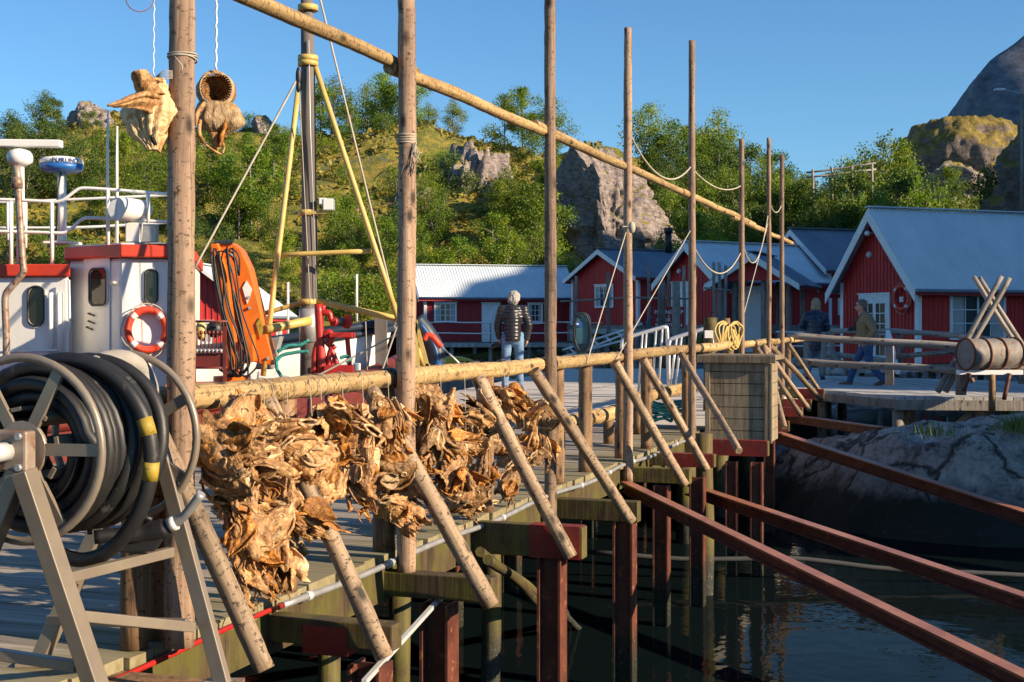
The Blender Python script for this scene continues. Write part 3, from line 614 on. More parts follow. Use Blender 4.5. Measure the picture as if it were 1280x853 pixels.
# ================= cabins
def house(name, label, C, g, r, w, L, z0, ze, zr, wall='red_wall', roofm='roof', over=.35, cor=.14, rake=.22, gable=(), side=(), ridge_over=None, batt=.2, white_corner=True, floor=None, back=True, cat='cabin', open_below=None):
    C = Vector((C[0], C[1], 0)); g = Vector((g[0], g[1], 0)).normalized(); r = Vector((r[0], r[1], 0)).normalized()
    m = Matrix.Translation(C+Z*z0) @ Matrix.Rotation(math.atan2(g.y, g.x), 4, 'Z'); t = thing(name, label, cat, m=m)
    W = lambda u, v, z: C+g*u+r*v+Z*z
    sl = (zr-ze)/(w/2)
    b = MB(); th = .12
    if open_below is None:
        b.prism([W(0,0,z0), W(w,0,z0), W(w,0,ze), W(w/2,0,zr), W(0,0,ze)], r*th)
        b.box(W(0,th,z0), r*(L-2*th), g*th, Z*(ze-z0-.01)); b.box(W(w-th,th,z0), r*(L-2*th), g*th, Z*(ze-z0-.01))
        b.prism([W(0,L-th,z0), W(w,L-th,z0), W(w,L-th,ze), W(w/2,L-th,zr), W(0,L-th,ze)], r*th)
        n = int(w/batt)
        for i in range(n):
            u = (i+.5)*w/n; zt = ze+sl*min(u, w-u)-.06; b.box(W(u-.022, -.022, z0+.02), g*.044, r*.024, Z*(zt-z0))
        n = int(L/batt)
        for i in range(n):
            v = (i+.5)*L/n; b.box(W(-.022, v-.022, z0+.02), g*.024, r*.044, Z*(ze-z0-.08))
    else:
        b.prism([W(0,0,open_below), W(w,0,open_below), W(w,0,ze), W(w/2,0,zr), W(0,0,ze)], r*th)
    b.build('wall', M[wall], t)
    # roof with corrugations running down the slope
    ro = MB(); e0, e1 = -over, L+over; amp = .028; nr = int((e1-e0)/cor)*4
    for sgn, u0, u1 in ((1, w/2, -over), (-1, w/2, w+over)):
        zt = zr+.06; zb = zr+.06-sl*abs(u1-u0); base = len(ro.v); lay = []
        for k in range(nr+1):
            v = e0+(e1-e0)*k/nr; a = amp*math.sin(k*math.pi/2)
            for th2 in (0, -.05):
                lay.append((W(u0, v, zt+a+th2), W(u1, v, zb+a+th2)))
        for p, q in lay: ro.v += [p, q]
        for k in range(nr):
            i = base+k*4; j = i+4
            top = (i, i+1, j+1, j); bot = (i+2, j+2, j+3, i+3)
            ro.f += [top, bot, (i+1, i+3, j+3, j+1)]; ro.sm += [True, True, False]
        ro.f += [(base, base+2, base+3, base+1), (base+nr*4, base+nr*4+1, base+nr*4+3, base+nr*4+2)]; ro.sm += [False, False]
    rf = ro.build('roof', M[roofm], t)
    b = MB(); b.bar(W(w/2, e0-.03, zr+.10), W(w/2, e1+.03, zr+.10), .30, .035); b.build('ridge_cap', M[roofm], rf)
    for sg in (0, 1):     # barge boards
        u1 = -over if sg == 0 else w+over; zb = zr-sl*(w/2+over)
        for vv in (e0-.04, e1):
            bb = MB(); bb.prism([W(w/2, vv, zr+.03), W(u1, vv, zb+.03), W(u1, vv, zb+.03-rake), W(w/2, vv, zr+.03-rake*1.15)], r*.035)
            bb.build('barge_board', M['white_trim'], t)
    for u1 in (-over, w+over):
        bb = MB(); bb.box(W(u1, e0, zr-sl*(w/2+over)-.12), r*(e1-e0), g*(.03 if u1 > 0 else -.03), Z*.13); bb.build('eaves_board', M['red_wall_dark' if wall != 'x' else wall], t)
    gp = MB(); gp.tube([W(-over-.07, e0, zr-sl*(w/2+over)+.02), W(-over-.07, e1, zr-sl*(w/2+over)+.02)], .055, 8); gp.build('gutter', M['roof_dark'], t)
    if white_corner and open_below is None:
        for u, v in ((0,0), (w,0), (0,L)):
            c = MB(); c.box(W(u-.07+(0.0 if u == 0 else -.02), v-.04 if v == 0 else v-.1, z0), g*.16, r*.14, Z*(ze-z0-.05)); c.build('corner_board', M['white_trim'], t)
    def opening(kind, face, a0, a1, zb, zt, **k):
        if face == 'gable': o = lambda u, d, z: W(u, -.03-d, z); ad = g
        else: o = lambda u, d, z: W(-.03-d, u, z); ad = r
        out = (o(0,1,0)-o(0,0,0)); wd = a1-a0; hh = zt-zb; fr = .09
        f = MB()
        f.box(o(a0-fr,0,zb-fr), ad*(wd+2*fr), out*.05, Z*fr); f.box(o(a0-fr,0,zt), ad*(wd+2*fr), out*.05, Z*fr)
        f.box(o(a0-fr-.05,.05,zt+fr), ad*(wd+2*fr+.1), out*.03, Z*.04); 
        f.box(o(a0-fr,0,zb), ad*fr, out*.05, Z*hh); f.box(o(a1,0,zb), ad*fr, out*.05, Z*hh)
        if kind == 'window':
            wo = f.build('window', M['white_trim'], t)
            p = MB(); p.box(o(a0,.0,zb), ad*wd, out*.015, Z*hh); p.build('pane', M['glass'], wo)
            mu = MB(); nx, ny = k.get('nx', 4), k.get('ny', 3)
            for i in range(1, nx):
                tk = .06 if (nx == 4 and i == 2) else .025; mu.box(o(a0+wd*i/nx-tk/2,.015,zb+.001), ad*tk, out*.022, Z*(hh-.002))
            for j in range(1, ny): mu.box(o(a0+.001,.016,zb+hh*j/ny-.0125), ad*(wd-.002), out*.018, Z*.025)
            mu.build('muntins', M['white_trim'], wo)
            for ca in (a0+.01, a1-.01-wd*.22): cu = MB(); cu.box(o(ca,.0155,zb+.01), ad*wd*.22, out*.002, Z*(hh-.02)); cu.build('curtain', M['curtain'], wo)
        else:
            do = f.build('door', M['white_trim'], t); p = MB(); p.box(o(a0,.0,zb), ad*wd, out*.03, Z*hh); p.build('door_leaf', M['white_door'], do)
            if k.get('glazed'):
                q = MB(); q.box(o(a0+wd*.12,.03,zb+hh*.1), ad*wd*.32, out*.008, Z*hh*.8); q.box(o(a0+wd*.56,.03,zb+hh*.1), ad*wd*.32, out*.008, Z*hh*.8); q.build('pane', M['glass'], do)
                mu = MB()
                for j in range(1, 5): mu.box(o(a0+wd*.1,.038,zb+hh*(.1+.16*j)), ad*wd*.8, out*.012, Z*.03)
                for x in (.28, .72): mu.box(o(a0+wd*x-.012,.039,zb+hh*.1), ad*.024, out*.014, Z*hh*.8)
                mu.build('muntins', M['white_trim'], do)
            h_ = MB(); h_.tube([o(a1-.12,.03,zb+hh*.48), o(a1-.12,.09,zb+hh*.48), o(a1-.22,.09,zb+hh*.48)], .012, 6); h_.build('handle', M['galv'], do)
    for a in gable: opening(a[0], 'gable', *a[1:5], **(a[5] if len(a) > 5 else {}))
    for a in side: opening(a[0], 'side', *a[1:5], **(a[5] if len(a) > 5 else {}))
    if floor is not None:       # piles below the cabin
        fl = MB(); fl.box(W(-.1,-.1,z0-.22), g*(w+.2), r*(L+.2), Z*.2); fl.build('floor_beam', M['grey_wood'], t)
        for u in np.linspace(.1, w-.1, 3):
            for v in np.linspace(.1, L-.1, max(3, int(L/2)+1)):
                log('pile', W(u, v, floor), W(u, v, z0-.221), .11, .1, M['grey_wood'], t, sides=7, nz=.02, seg=1.5)
    return t, W
g1 = (-.36,.933); r1 = (.933,.36)
H1, W1 = house('cabin', 'large red cabin at right with lifebuoy, glazed door and blue corrugated roof', (12.29, 40), g1, r1, 3.84, 10, -.06, 2.56, 4.75, over=.38, cor=.12, rake=.34,
    gable=[('door', 1.35, 2.75, -.05, 2.0, {'glazed': True})], side=[('window', 1.25, 3.2, .75, 2.0)], floor=-2.6, batt=.17)
def lampfix(parent, W, u, zz, kind):
    b = MB()
    if kind == 'dome': b.ellip(W(u, -.06, zz), .11, .09, .11); b.build('wall_lamp', M['lifebuoy_band'], parent)
    else: b.tube([W(u,-.03,zz), W(u,-.35,zz+.02)], .02, 6); b.ellip(W(u,-.42,zz), .1, .07, .09); b.build('hanging_lamp', M['galv_light'], parent)
lampfix(H1, W1, 2.3, 3.35, 'dome'); lampfix(H1, W1, 1.9, 4.0, 'arm')
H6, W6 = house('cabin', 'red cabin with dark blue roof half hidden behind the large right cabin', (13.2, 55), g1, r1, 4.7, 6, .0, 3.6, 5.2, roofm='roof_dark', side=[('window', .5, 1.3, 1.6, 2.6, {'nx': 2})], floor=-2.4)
lampfix(H6, W6, 2.35, 4.6, 'dome')
H4, W4 = house('cabin', 'red gabled cabin with wide white barge boards and door left of the porch', (8.19, 52), (-.515,.857), (.857,.515), 3.6, 6.5, 1.12, 3.04, 4.42, rake=.28, gable=[('door', 2.0, 2.9, 1.2, 2.75)], side=[('window', .75, 1.9, 1.75, 2.65)], floor=-2.4)
lampfix(H4, W4, 2.5, 3.3, 'dome')
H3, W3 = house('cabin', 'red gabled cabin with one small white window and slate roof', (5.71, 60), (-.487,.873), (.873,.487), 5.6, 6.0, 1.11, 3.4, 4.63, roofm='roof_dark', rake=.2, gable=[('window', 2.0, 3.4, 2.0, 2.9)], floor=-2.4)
ch = MB(); ch.tube([W3(2.6, 3.6, 4.6), W3(2.6, 3.6, 5.6)], .16, 8); ch.tube([W3(2.6,3.6,5.55), W3(2.6,3.6,5.8)], .2, 8); ch.build('chimney', M['black'], H3)
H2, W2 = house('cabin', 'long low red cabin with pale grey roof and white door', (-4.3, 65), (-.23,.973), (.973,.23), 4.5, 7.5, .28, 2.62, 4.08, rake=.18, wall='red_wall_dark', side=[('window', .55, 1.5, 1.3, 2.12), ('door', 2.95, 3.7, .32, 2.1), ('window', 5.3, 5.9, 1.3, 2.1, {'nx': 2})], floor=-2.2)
H0, W0 = house('cabin', 'red cabin with grey roof behind the orange crane', (-8.67, 45), (-1,.03), (.03,1), 3.9, 5.0, -.2, 1.62, 3.1, rake=.12, gable=[('window', 1.6, 2.3, .55, 1.15, {'nx': 4, 'ny': 2})], side=[('window', 2.9, 3.6, .5, 1.2, {'nx': 2})], floor=-2.4)
# porch roof on grey posts
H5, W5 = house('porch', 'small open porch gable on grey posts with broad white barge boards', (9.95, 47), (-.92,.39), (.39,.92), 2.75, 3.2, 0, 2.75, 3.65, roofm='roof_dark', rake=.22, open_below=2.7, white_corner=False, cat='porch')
for u in (.15, 1.05, 2.1, 2.65):
    for v in (.25, 2.9): log('post', W5(u, v, -.2), W5(u, v, 2.75), .11, .1, M['grey_wood'], H5, sides=8, seg=.4)
b = MB(); b.box(W5(1.15, 1.2, .1), (W5(1,0,0)-W5(0,0,0))*.95, Vector((0,.06,0)), Z*2.45); b.build('white_panel', M['white_trim'], H5)
# text on the shed wall
def text(s, loc, size, xdir, mat, parent, name='lettering', ext=.002, up=Z):
    cu = bpy.data.curves.new(name, 'FONT'); cu.body = s; cu.size = size; cu.extrude = ext; cu.align_x = 'CENTER'; cu.align_y = 'CENTER'; cu.offset = size*.02
    tmp = bpy.data.objects.new(name, cu); COL.objects.link(tmp); bpy.context.view_layer.update()
    me = bpy.data.meshes.new_from_object(tmp.evaluated_get(bpy.context.evaluated_depsgraph_get())); bpy.data.objects.remove(tmp)
    me.materials.clear(); me.materials.append(mat); x = Vector(xdir).normalized(); y = (up-x*up.dot(x)).normalized(); z = x.cross(y)
    m = Matrix.Translation(Vector(loc)) @ Matrix((( x.x, y.x, z.x, 0), (x.y, y.y, z.y, 0), (x.z, y.z, z.z, 0), (0,0,0,1)))
    o = bpy.data.objects.new(name, me); return link(o, parent, m)
def sign():
    Y = 44; c = P(836, 397, Y); t = thing('sign', 'dark board with white hand lettering about a fishing trip, between the cabins', 'sign', P(836, 420, Y))
    b = MB(); b.cbox(c+Vector((0,.03,0)), 1.05, .04, .72); b.build('board', M['red_wall_dark'], t)
    for i, (s, dy) in enumerate((('FISHINGTRIP', 0), ('&', 5), ('BOOK IN', 10), ('RECEPTION', 16.5))):
        text(s, P(836-(2 if i == 2 else 0), 390.5+dy, Y-.02), .17 if i != 1 else .11, (1,0,0), M['text_white'], t)
    b = MB(); b.tube(arc(P(817, 404, Y-.03), Vector((1,0,0)), Z, .2, 1.7, 4.6, 10), [.02+.045*math.sin(math.pi*i/10) for i in range(11)], 6); b.build('painted_fish', M['charger'], t)
    for dx in (-.4,.4): b = MB(); b.bar(c+Vector((dx,.07,-1.9)), c+Vector((dx,.07,.3)), .05, .05, Vector((0,1,0))); b.build('leg', M['grey_wood'], t)
sign()
# ================= pier
pier = thing('pier', 'weathered plank pier on steel and timber piles with mossy edge', 'pier', m=ME)
SE = 8.6                      # where planks give way to concrete
b = MB(); k = 0; s = -9.0; r_ = random.Random(3)
while s < SE:
    z = r_.uniform(-.004, .004); e = r_.uniform(-.015, .012)
    b.box(E(s, -4.4, z-.055), D*.138, N*(4.37+e), Z*.055); s += .147
b.build('deck_planks', M['deck'], pier)
b = MB()
b.box(E(-9, -.14, -.235), D*(SE+9), N*.09, Z*.175); b.build('edge_beam', M['beam'], pier)
for t in (-1.3, -2.6, -4.2):
    b = MB(); b.box(E(-9, t, -.25), D*(SE+9), N*.1, Z*.185); b.build('stringer', M['beam'], pier)
# crossbeams: (px of outer end, thickness top z, bottom z, t, red?)
def crossbeam(px, yt, yb, t, red=False, tin=-.9, mat='beam'):
    s = s_of(px, t) if px != 621 else s_of(508, .05)-.05; q = E(s, t, 0); zt = H-(yt-HY)/F*q.y; zb = H-(yb-HY)/F*q.y
    b = MB(); b.box(E(s, tin, zb), D*.10, N*(t-tin), Z*(zt-zb)); o = b.build('crossbeam', M[mat], pier, bevel=.006)
    if red: b = MB(); b.box(E(s-.003, t-red, zb-.003), D*.106, N*(red-.015), Z*(zt-zb+.006)); b.build('red_beam_end', M['red_paint'], o)
    return s
X0 = crossbeam(490, 783, 816, .52, .0)
XB = [X0, crossbeam(621, 724, 755, .52), crossbeam(728, 660, 700, .62, .32), crossbeam(797, 628, 654, .55), crossbeam(862, 587, 606, .5),
      crossbeam(893, 569, 585, .55, .4), crossbeam(960, 552, 571, .8, .6), crossbeam(986, 527, 540, .5, .4), crossbeam(1003, 510, 521, .5, .4), crossbeam(1014, 500, 510, .5, .4), crossbeam(1030, 487, 499, .52, .4)]
# thing above has two first beams: outer one painted red in the middle
b = MB(); sx = s_of(490, .52); b.box(E(sx-.004, .12, H-.002-(816-HY)/F*E(sx,.12,0).y), D*.108, N*.2, Z*.118); b.build('red_patch', M['red_paint'], pier)
# piles: rust steel H-sections and timber
def hpile(px, t, top, w=.13, beam=None):
    s = s_of(px, t) if beam is None else XB[beam]+.05
    if beam is not None:
        p = (px-CX)/F; t = (p*(OE.y+D.y*s)-OE.x-D.x*s)/(N.x-p*N.y)
    b = MB()
    b.box(E(s-w/2, t-w/2, -3.9), D*w, N*.014, Z*(top+3.9)); b.box(E(s-w/2, t+w/2-.014, -3.9), D*w, N*.014, Z*(top+3.9)); b.box(E(s-.006, t-w/2+.014, -3.9), D*.012, N*(w-.028), Z*(top+3.9))
    b.build('steel_pile', M['steel_brown'], pier)
for px, t, top, w, *bi in ((463, 0, -.235, .14, 0), (549, 0, -.232, .15, 1), (690, 0, -.205, .14, 2), (781, 0, -.225, .14, 3), (827, 0, -.22, .13, 4), (872, 0, -.24, .13, 5), (915, 0, -.25, .12, 6), (946, 0, -.25, .12, 6), (962, .4, -.25, .12), (565,-1.4,-.25,.15), (640,-1.4,-.25,.15), (735,-1.6,-.25,.15), (800,-1.6,-.25,.15), (870,-1.8,-.25,.15), (905,-1.5,-.25,.15)): hpile(px, t, top, w, *bi)
for px, t, top, rr in ((500, -.1, -.24, .06), (412, -.1, -.24, .055), (614, -.5, -.24, .07), (880, .35, .12, .085), (665,-3.3,-.24,.09), (760,-3.3,-.24,.09), (838,-3.3,-.24,.09), (560,-3.3,-.24,.09), (450,-3.3,-.24,.09)):
    s = s_of(px, t); log('timber_pile', E(s, t, -3.9), E(s, t, top), rr, rr*.95, M['beam'], pier, seg=.4)
s = s_of(412, .3)
# under-deck diagonals
for a, c, t0, t1 in (((600, 690), (765, 812), .1, -.6), ((610, 700), (740, 795), .25, -.9), ((700, 780), (765, 730), -1.2, -1.6)):
    p0 = pE(a[0], a[1], t0); p1 = pE(c[0], c[1], t1); p1.z = min(p1.z, -1.5) if c[1] > 790 else p1.z
    log('diagonal_brace', p0, p1, .03, .026, M['beam'], pier, sides=8)
log('floating_log', P(735, 690, 13.2), P(1330, 722, 12.9), .025, .025, M['stone_dark'], pier, seg=.3)
b = MB(); b.bar(pE(455, 853, .5), pE(562, 735, .15), .02, .02); b.build('galvanised_stay', M['galv_light'], pier)
# grey conduit along the edge with a red length
pts = [E(s_, .0+.012*math.sin(s_*2.3), -.035+.01*math.sin(s_*3.1)) for s_ in np.arange(-2.4, 8.5, .12)]
b = MB(); b.tube(pts[10:], .016, 8); b.build('conduit', M['galv'], pier)
b = MB(); b.tube(pts[:11], .011, 8); b.build('red_cable', M['winch_red'], pier)
for i in range(12, 80, 7):
    b = MB(); b.tube([pts[i]-D*.02, pts[i]+D*.02], .022, 8); b.build('conduit_clip', M['galv_light'], pier)
b = MB()
for i in range(5): b.box(E(-2.42-.147*i, -.02, -.085), D*.138, N*.62, Z*.05)
b.build('ledge_planks', M['post'], pier); b = MB(); b.box(E(-3.2, .48, -.22), D*.9, N*.09, Z*.13); b.build('ledge_beam', M['beam'], pier)

# concrete quay
q = [E(SE, -.03, 0), E(19.2, -.03, 0), Vector((6.6, 27.0, 0)), Vector((7.6, 33.5, 0)), Vector((1.4, 34, 0)), Vector((-.9, 23, 0)), E(SE, -4.4, 0)]
b = MB(); b.prism([p-Z*.2 for p in q], Z*.2); tag(b.build('quay_pavement', M['concrete'], None, ME), kind='structure')
b = MB()
for i in range(1, 22):
    s = SE+i*1.2; c0 = E(s, -6.5, .003)
    if s < 19: b.box(E(s, -4.6, .002), D*.02, N*4.5, Z*.002)
for t in (-1.2, -2.4, -3.6): b.box(E(SE, t, .0025), D*16, N*.02, Z*.002)
tag(b.build('pavement_joints', M['stone_dark'], None, ME), kind='structure')
b = MB(); 
for s in np.arange(SE+.5, 19, 2.2):
    for t in (-.4, -2.2, -4.0): b.tube([E(s,t,-4), E(s,t,-.2)], .13, 8)
qp = [];
for s in np.arange(SE+.5, 19, 2.2):
    for t in (-.4, -2.2, -4.0): log('quay_pile', E(s,t,-4), E(s,t,-.2), .13, .12, M['beam'], pier, seg=.8, sides=8)
b = MB(); b.prism([Vector((1.8,33.6,-3)), Vector((7.4,33.2,-3)), Vector((6.4,27.2,-3)), Vector((0.2,24,-3))], Z*2.79); tag(b.build('quay_foundation', M['stone_dark'], None, ME), kind='structure')

# ================= drying rack
rack = thing('drying_rack', 'long fish drying rack of rough poles, rail and slanted braces along the pier edge', 'drying rack', m=ME)
TP = [(228, .048, .040, 4.2), (508, .048, .042, 4.0), (688, .042, .037, 4.1), (785, .043, .033, 3.63), (865, .042, .034, 4.07), (927, .040, .034, 3.47), (961, .038, .030, 3.8), (977.5, .04, .033, 3.73)]
for i, (px, r0, r1, zt) in enumerate(TP):
    tp = .05 if i < 2 else .01; s = s_of(px-(4 if i == 0 else 0), tp); s2 = s_of(px+(3 if i == 0 else 0), tp)
    log('upright_pole', E(s, tp, (0, -.113)[i] if i < 2 else -.17), E(s2, tp, zt), r0 if i else .054, r1, M['pole'], rack, crook=.001, seg=.06, nz=.08)
s0 = s_of(222, .05)
log('upright_pole', E(s0-.06, -.09, 0), E(s0-.06, -.09, 1.0), .05, .048, M['post'], rack)
TR = -.06; ZR = .872
cuts = [178, 487, 686, 776, 873, 941, 985, 1003]
for i in range(len(cuts)-1):
    a, c = s_of(cuts[i], TR), s_of(cuts[i+1], TR)
    zz = ZR+(.0 if i < 3 else .012)
    o = log('rail', E(a-.02, TR, zz-.004*(i % 2)), E(c+.02, TR, zz+.004*(i % 2)), .052 if i < 2 else .05, .046, M['rail'], rack, crook=.003, seg=.05, nz=.09)
    if i: b = MB(); b.tube([E(a-.05, TR, zz), E(a+.05, TR, zz)], .055, 14); b.build('rubber_sleeve', M['black'], o)
for px, r0, t in ((355, .058, -.07), (480, .057, -.09), (606, .056, -.09), (696, .055, -.10), (732, .056, -.10), (776, .055, -.1), (808, .054, -.1), (858, .054, -.1), (912, .05, -.1), (945,.05,-.1), (968,.05,-.1), (985,.05,-.1), (195, .05, -.1)):
    s = s_of(px, t); log('short_post', E(s, t, 0), E(s, t, ZR-.045), r0, r0*.96, M['post'], rack, seg=.06, nz=.06)
BR = [((185, 500), (331, 838), .45, .042, .036), ((333, 503), (481, 822), .45, .042, .038), ((462, 490), (614, 757), .45, .045, .042), ((597, 474), (714, 697), .55, .046, .04), ((667, 468), (789, 652), .5, .043, .04),
      ((768, 456), (856, 606), .46, .042, .038), ((803, 450), (883, 587), .5, .042, .038), ((852, 445), (924, 564), .9, .036, .03), ((962, 428), (1027, 500), .55, .042, .038), ((955, 438), (1012, 513), .5, .04, .036), ((945, 440), (1001, 519), .5, .038, .034), ((955, 485), (981, 535), .5, .036, .034), ((985, 424), (1028, 494), .45, .036, .034)]
for bi_, (a, c, t, r0, r1) in enumerate(BR):
    if 1 <= bi_ <= 6:      # nailed to the near face of its crossbeam
        sb_ = XB[bi_-1]-.045; p_ = (c[0]-CX)/F; t = (p_*(OE.y+D.y*sb_)-OE.x-D.x*sb_)/(N.x-p_*N.y)
    p1 = pE(c[0], c[1], t); sa = s_of(a[0], .0); p0 = E(sa, .0, .84); 
    log('brace', p0, p1, r0*.95, r1, M['brace'], rack, seg=.05, nz=.08, crook=.005)
# overhead ridge logs
TU = -.0; ZU = 2.468
for a, c, z in ((150, 520, 0), (488, 697, .0), (668, 868, .012), (852, 943, .02), (916, 990, .0)):
    sa, sc = s_of(a, TU-.03), s_of(c, TU-.03); dz = .035 if a in (488, 852) else 0
    log('ridge_log', E(sa, TU-.035, ZU+z-(.03 if a in (488,) else 0)), E(sc, TU-.035, ZU+z), .036, .032, M['rail'], rack, seg=.08, nz=.07, crook=.003, sides=12)
# low kerb logs lying behind the posts
for i, (a, c) in enumerate((((690, 538), (769, 508)), ((792, 502), (868, 489)))):
    p0 = pE(a[0], a[1], -.5); p1 = pE(c[0], c[1], -.5)
    z = .05+.05; s1, s2 = s_of(a[0], -.55), s_of(c[0], -.55)
    z0 = H-(a[1]-HY)/F*E(s1,-.55,0).y
    o = log('lower_rail', E(s1, -.55, z0+.02), E(s2, -.55, z0+.02), .07, .068, M['rail'], rack, seg=.06, nz=.06)
    b = MB(); b.tube([E(s2-.12, -.55, z0+.02), E(s2-.005, -.55, z0+.02)], .073, 14); b.build('rubber_sleeve', M['black'], o)
    for s in (s1+.2, s2-.25): log('stub_post', E(s, -.55, 0), E(s, -.55, z0), .05, .05, M['post'], rack)
# twine on poles
def wrap(px, y, t, n, r, nm_='twine_wrap'):
    s = s_of(px, t); z = H-(y-HY)/F*E(s,t,0).y; b = MB()
    for k in range(n):
        zz = z+k*.008; tl = rng.uniform(-.01,.01); b.tube([E(s, t, zz)+D*math.cos(a)*r+N*math.sin(a)*r+Z*tl*math.cos(a) for a in np.linspace(0, 6.1, 14)], .003, 5)
    return b, s, z
w, s, z = wrap(228, 74, .05, 3, .052); w.tube([E(s-.05,.05,z), E(s-.06,.09,z-.04), E(s-.055,.08,z-.06)], .003, 5); w.build('twine_wrap', M['rope_white'], rack)
w, s, z = wrap(508, 180, .05, 7, .05)
for k in range(16):
    p = E(s, .05, z)+N*.05-D*.03+N*rng.uniform(-.03,.02); w.tube([p, p+Vector((rng.uniform(-.03,.03), 0, -.05)), p+Vector((rng.uniform(-.05,.04), -.01, -rng.uniform(.05,.17)))], .0022, 4)
w.build('twine_wrap', M['rope_white'], rack)
w, s, z = wrap(785, 285, .05, 3, .046); w.ellip(E(s,.05,z)+N*.04-D*.03, .03, .03, .05); w.build('twine_wrap', M['rope_white'], rack)
# slack rope strung between the tall poles
def sagrope(name, a, c, sag, r, mat, label, cat='rope', n=18, group=None):
    a, c = Vector(a), Vector(c); b = MB(); b.tube([a+(c-a)*i/n-Z*sag*4*(i/n)*(1-i/n) for i in range(n+1)], r, 6)
    return tag(b.build(name, mat), label, cat, group)
def at_pole(px, y, t=.0): return pE(px, y, t)
sagrope('rope', at_pole(786,165), at_pole(864,208), .25, .008, M['rope_white'], 'white rope sagging between the fourth and fifth tall poles', group='slack ropes')
sagrope('rope', at_pole(866,212), at_pole(927,232), .12, .008, M['rope_white'], 'white rope sagging between the fifth and sixth tall poles', group='slack ropes')
sagrope('rope', at_pole(866,306), at_pole(926,316), .28, .008, M['rope_white'], 'white rope hanging low in front of a blue roof', group='slack ropes')
sagrope('rope', at_pole(927,300), at_pole(961,262), .5, .008, M['rope_white'], 'white rope loop between sixth and seventh tall poles', group='slack ropes')
sagrope('rope', at_pole(961,250), at_pole(977,256), .15, .008, M['rope_white'], 'short rope tied between the two farthest tall poles', group='slack ropes')
sagrope('rope', at_pole(785,282), at_pole(733,455), .0, .005, M['rope_white'], 'thin line running from fourth tall pole down to the rail', group='guy lines')
sagrope('rope', at_pole(865,285), at_pole(770,450), .0, .005, M['rope_white'], 'thin line slanting left down from the fifth tall pole', group='guy lines')
sagrope('rope', at_pole(961,275), at_pole(921,426), .0, .006, M['rope_white'], 'thin line slanting left down from the seventh tall pole', group='guy lines')

# wooden crate hung outside the rail
def crate():
    sA = s_of(877, .0); zt = H-(450-HY)/F*E(sA,0,0).y; zb = H-(552-HY)/F*E(sA,0,0).y
    t0, t1, dep = .05, .83, .62
    t0 = .04; s1 = sA
    # solve t1 so that the near right corner falls at px 957
    for i in range(200):
        t = .3+i*.005; q_ = E(s1, t, 0)
        if 640+F*q_.x/q_.y >= 962: t1 = t; break
    m = Matrix.Translation(E(s1, t0, zb)) @ ME.to_3x3().to_4x4(); t = thing('wooden_crate', 'weathered plank crate with lid fixed outside the rail', 'crate', m=m)
    n = 7; hh = (zt-zb)/n; b = MB()
    for i in range(n):
        b.box(E(s1, t0, zb+i*hh+.004), D*.025, N*(t1-t0), Z*(hh-.008)); b.box(E(s1+.026, t1-.025, zb+i*hh+.004), D*(dep-.052), N*.025, Z*(hh-.008))
        b.box(E(s1+.026, t0, zb+i*hh+.004), D*(dep-.052), N*.025, Z*(hh-.008)); b.box(E(s1+dep-.025, t0, zb+i*hh+.004), D*.025, N*(t1-t0), Z*(hh-.008))
    b.box(E(s1+.03, t0+.03, zb), D*(dep-.06), N*(t1-t0-.06), Z*.03); b.build('box_planks', M['box_wood'], t)
    b = MB(); b.box(E(s1-.04, t0-.08, zt), D*(dep+.08), N*(t1-t0+.14), Z*.055); b.box(E(s1-.045, t0-.085, zt-.03), D*.02, N*(t1-t0+.15), Z*.075); b.build('lid', M['box_wood'], t, bevel=.004)
    for tt in (t0, t1-.05): b = MB(); b.box(E(s1-.018, tt, zb), D*.018, N*.05, Z*(zt-zb-.035)); b.build('corner_batten', M['box_wood'], t)
    b = MB(); b.box(E(s1-.02, t1+.001, zb), D*.06, N*.02, Z*(zt-zb-.035)); b.build('corner_batten', M['box_wood'], t)
crate()
# yellow coiled rope on the rail, mooring post
def coil():
    t = thing('rope_coil', 'coil of pale yellow rope hung over the rail beside the mooring post', 'rope', pE(915, 425, -.05))
    for k in range(7):
        b = MB(); c = pE(915, 420, -.02); r = random.Random(k)
        b.tube([c+D*(.10*math.cos(a)+.02*k-.08)+N*.05*math.cos(a)+N*(.03*k-.12+.02*math.sin(2*a+k))+Z*(.15*math.sin(a)*(1+.3*math.cos(a+k*.5))+r.uniform(-.01,.01)+.02) for a in np.linspace(0, 6.28, 20)], .012, 6, closed=True); b.build('loop', M['rope_yellow'], t)
coil()
def mooring_post():
    Y = 17.5; t = thing('mooring_post', 'thick mossy mooring post with a pale junction box on it', 'post', P(888, 470, Y))
    x = P(888, 400, Y); log('post_log', (x.x, Y, 0), (x.x, Y, x.z+.03), .095, .09, M['beam'], t)
    b = MB(); b.cbox(P(886, 418, Y-.13), .11, .06, .1); b.build('junction_box', M['lifebuoy_band'], t)
    b = MB(); b.tube([P(891,423,Y-.12), P(892,430,Y-.13), P(891,445,Y-.12)], .008, 6); b.build('cable', M['galv_light'], t)
    x = P(908, 398, Y+.8); log('post', (x.x, Y+.8, 0), (x.x, Y+.8, x.z), .05, .05, M['post']); o = COL.objects[-1]
    tag(o, 'short brown post right of the mossy mooring post', 'post')
mooring_post()
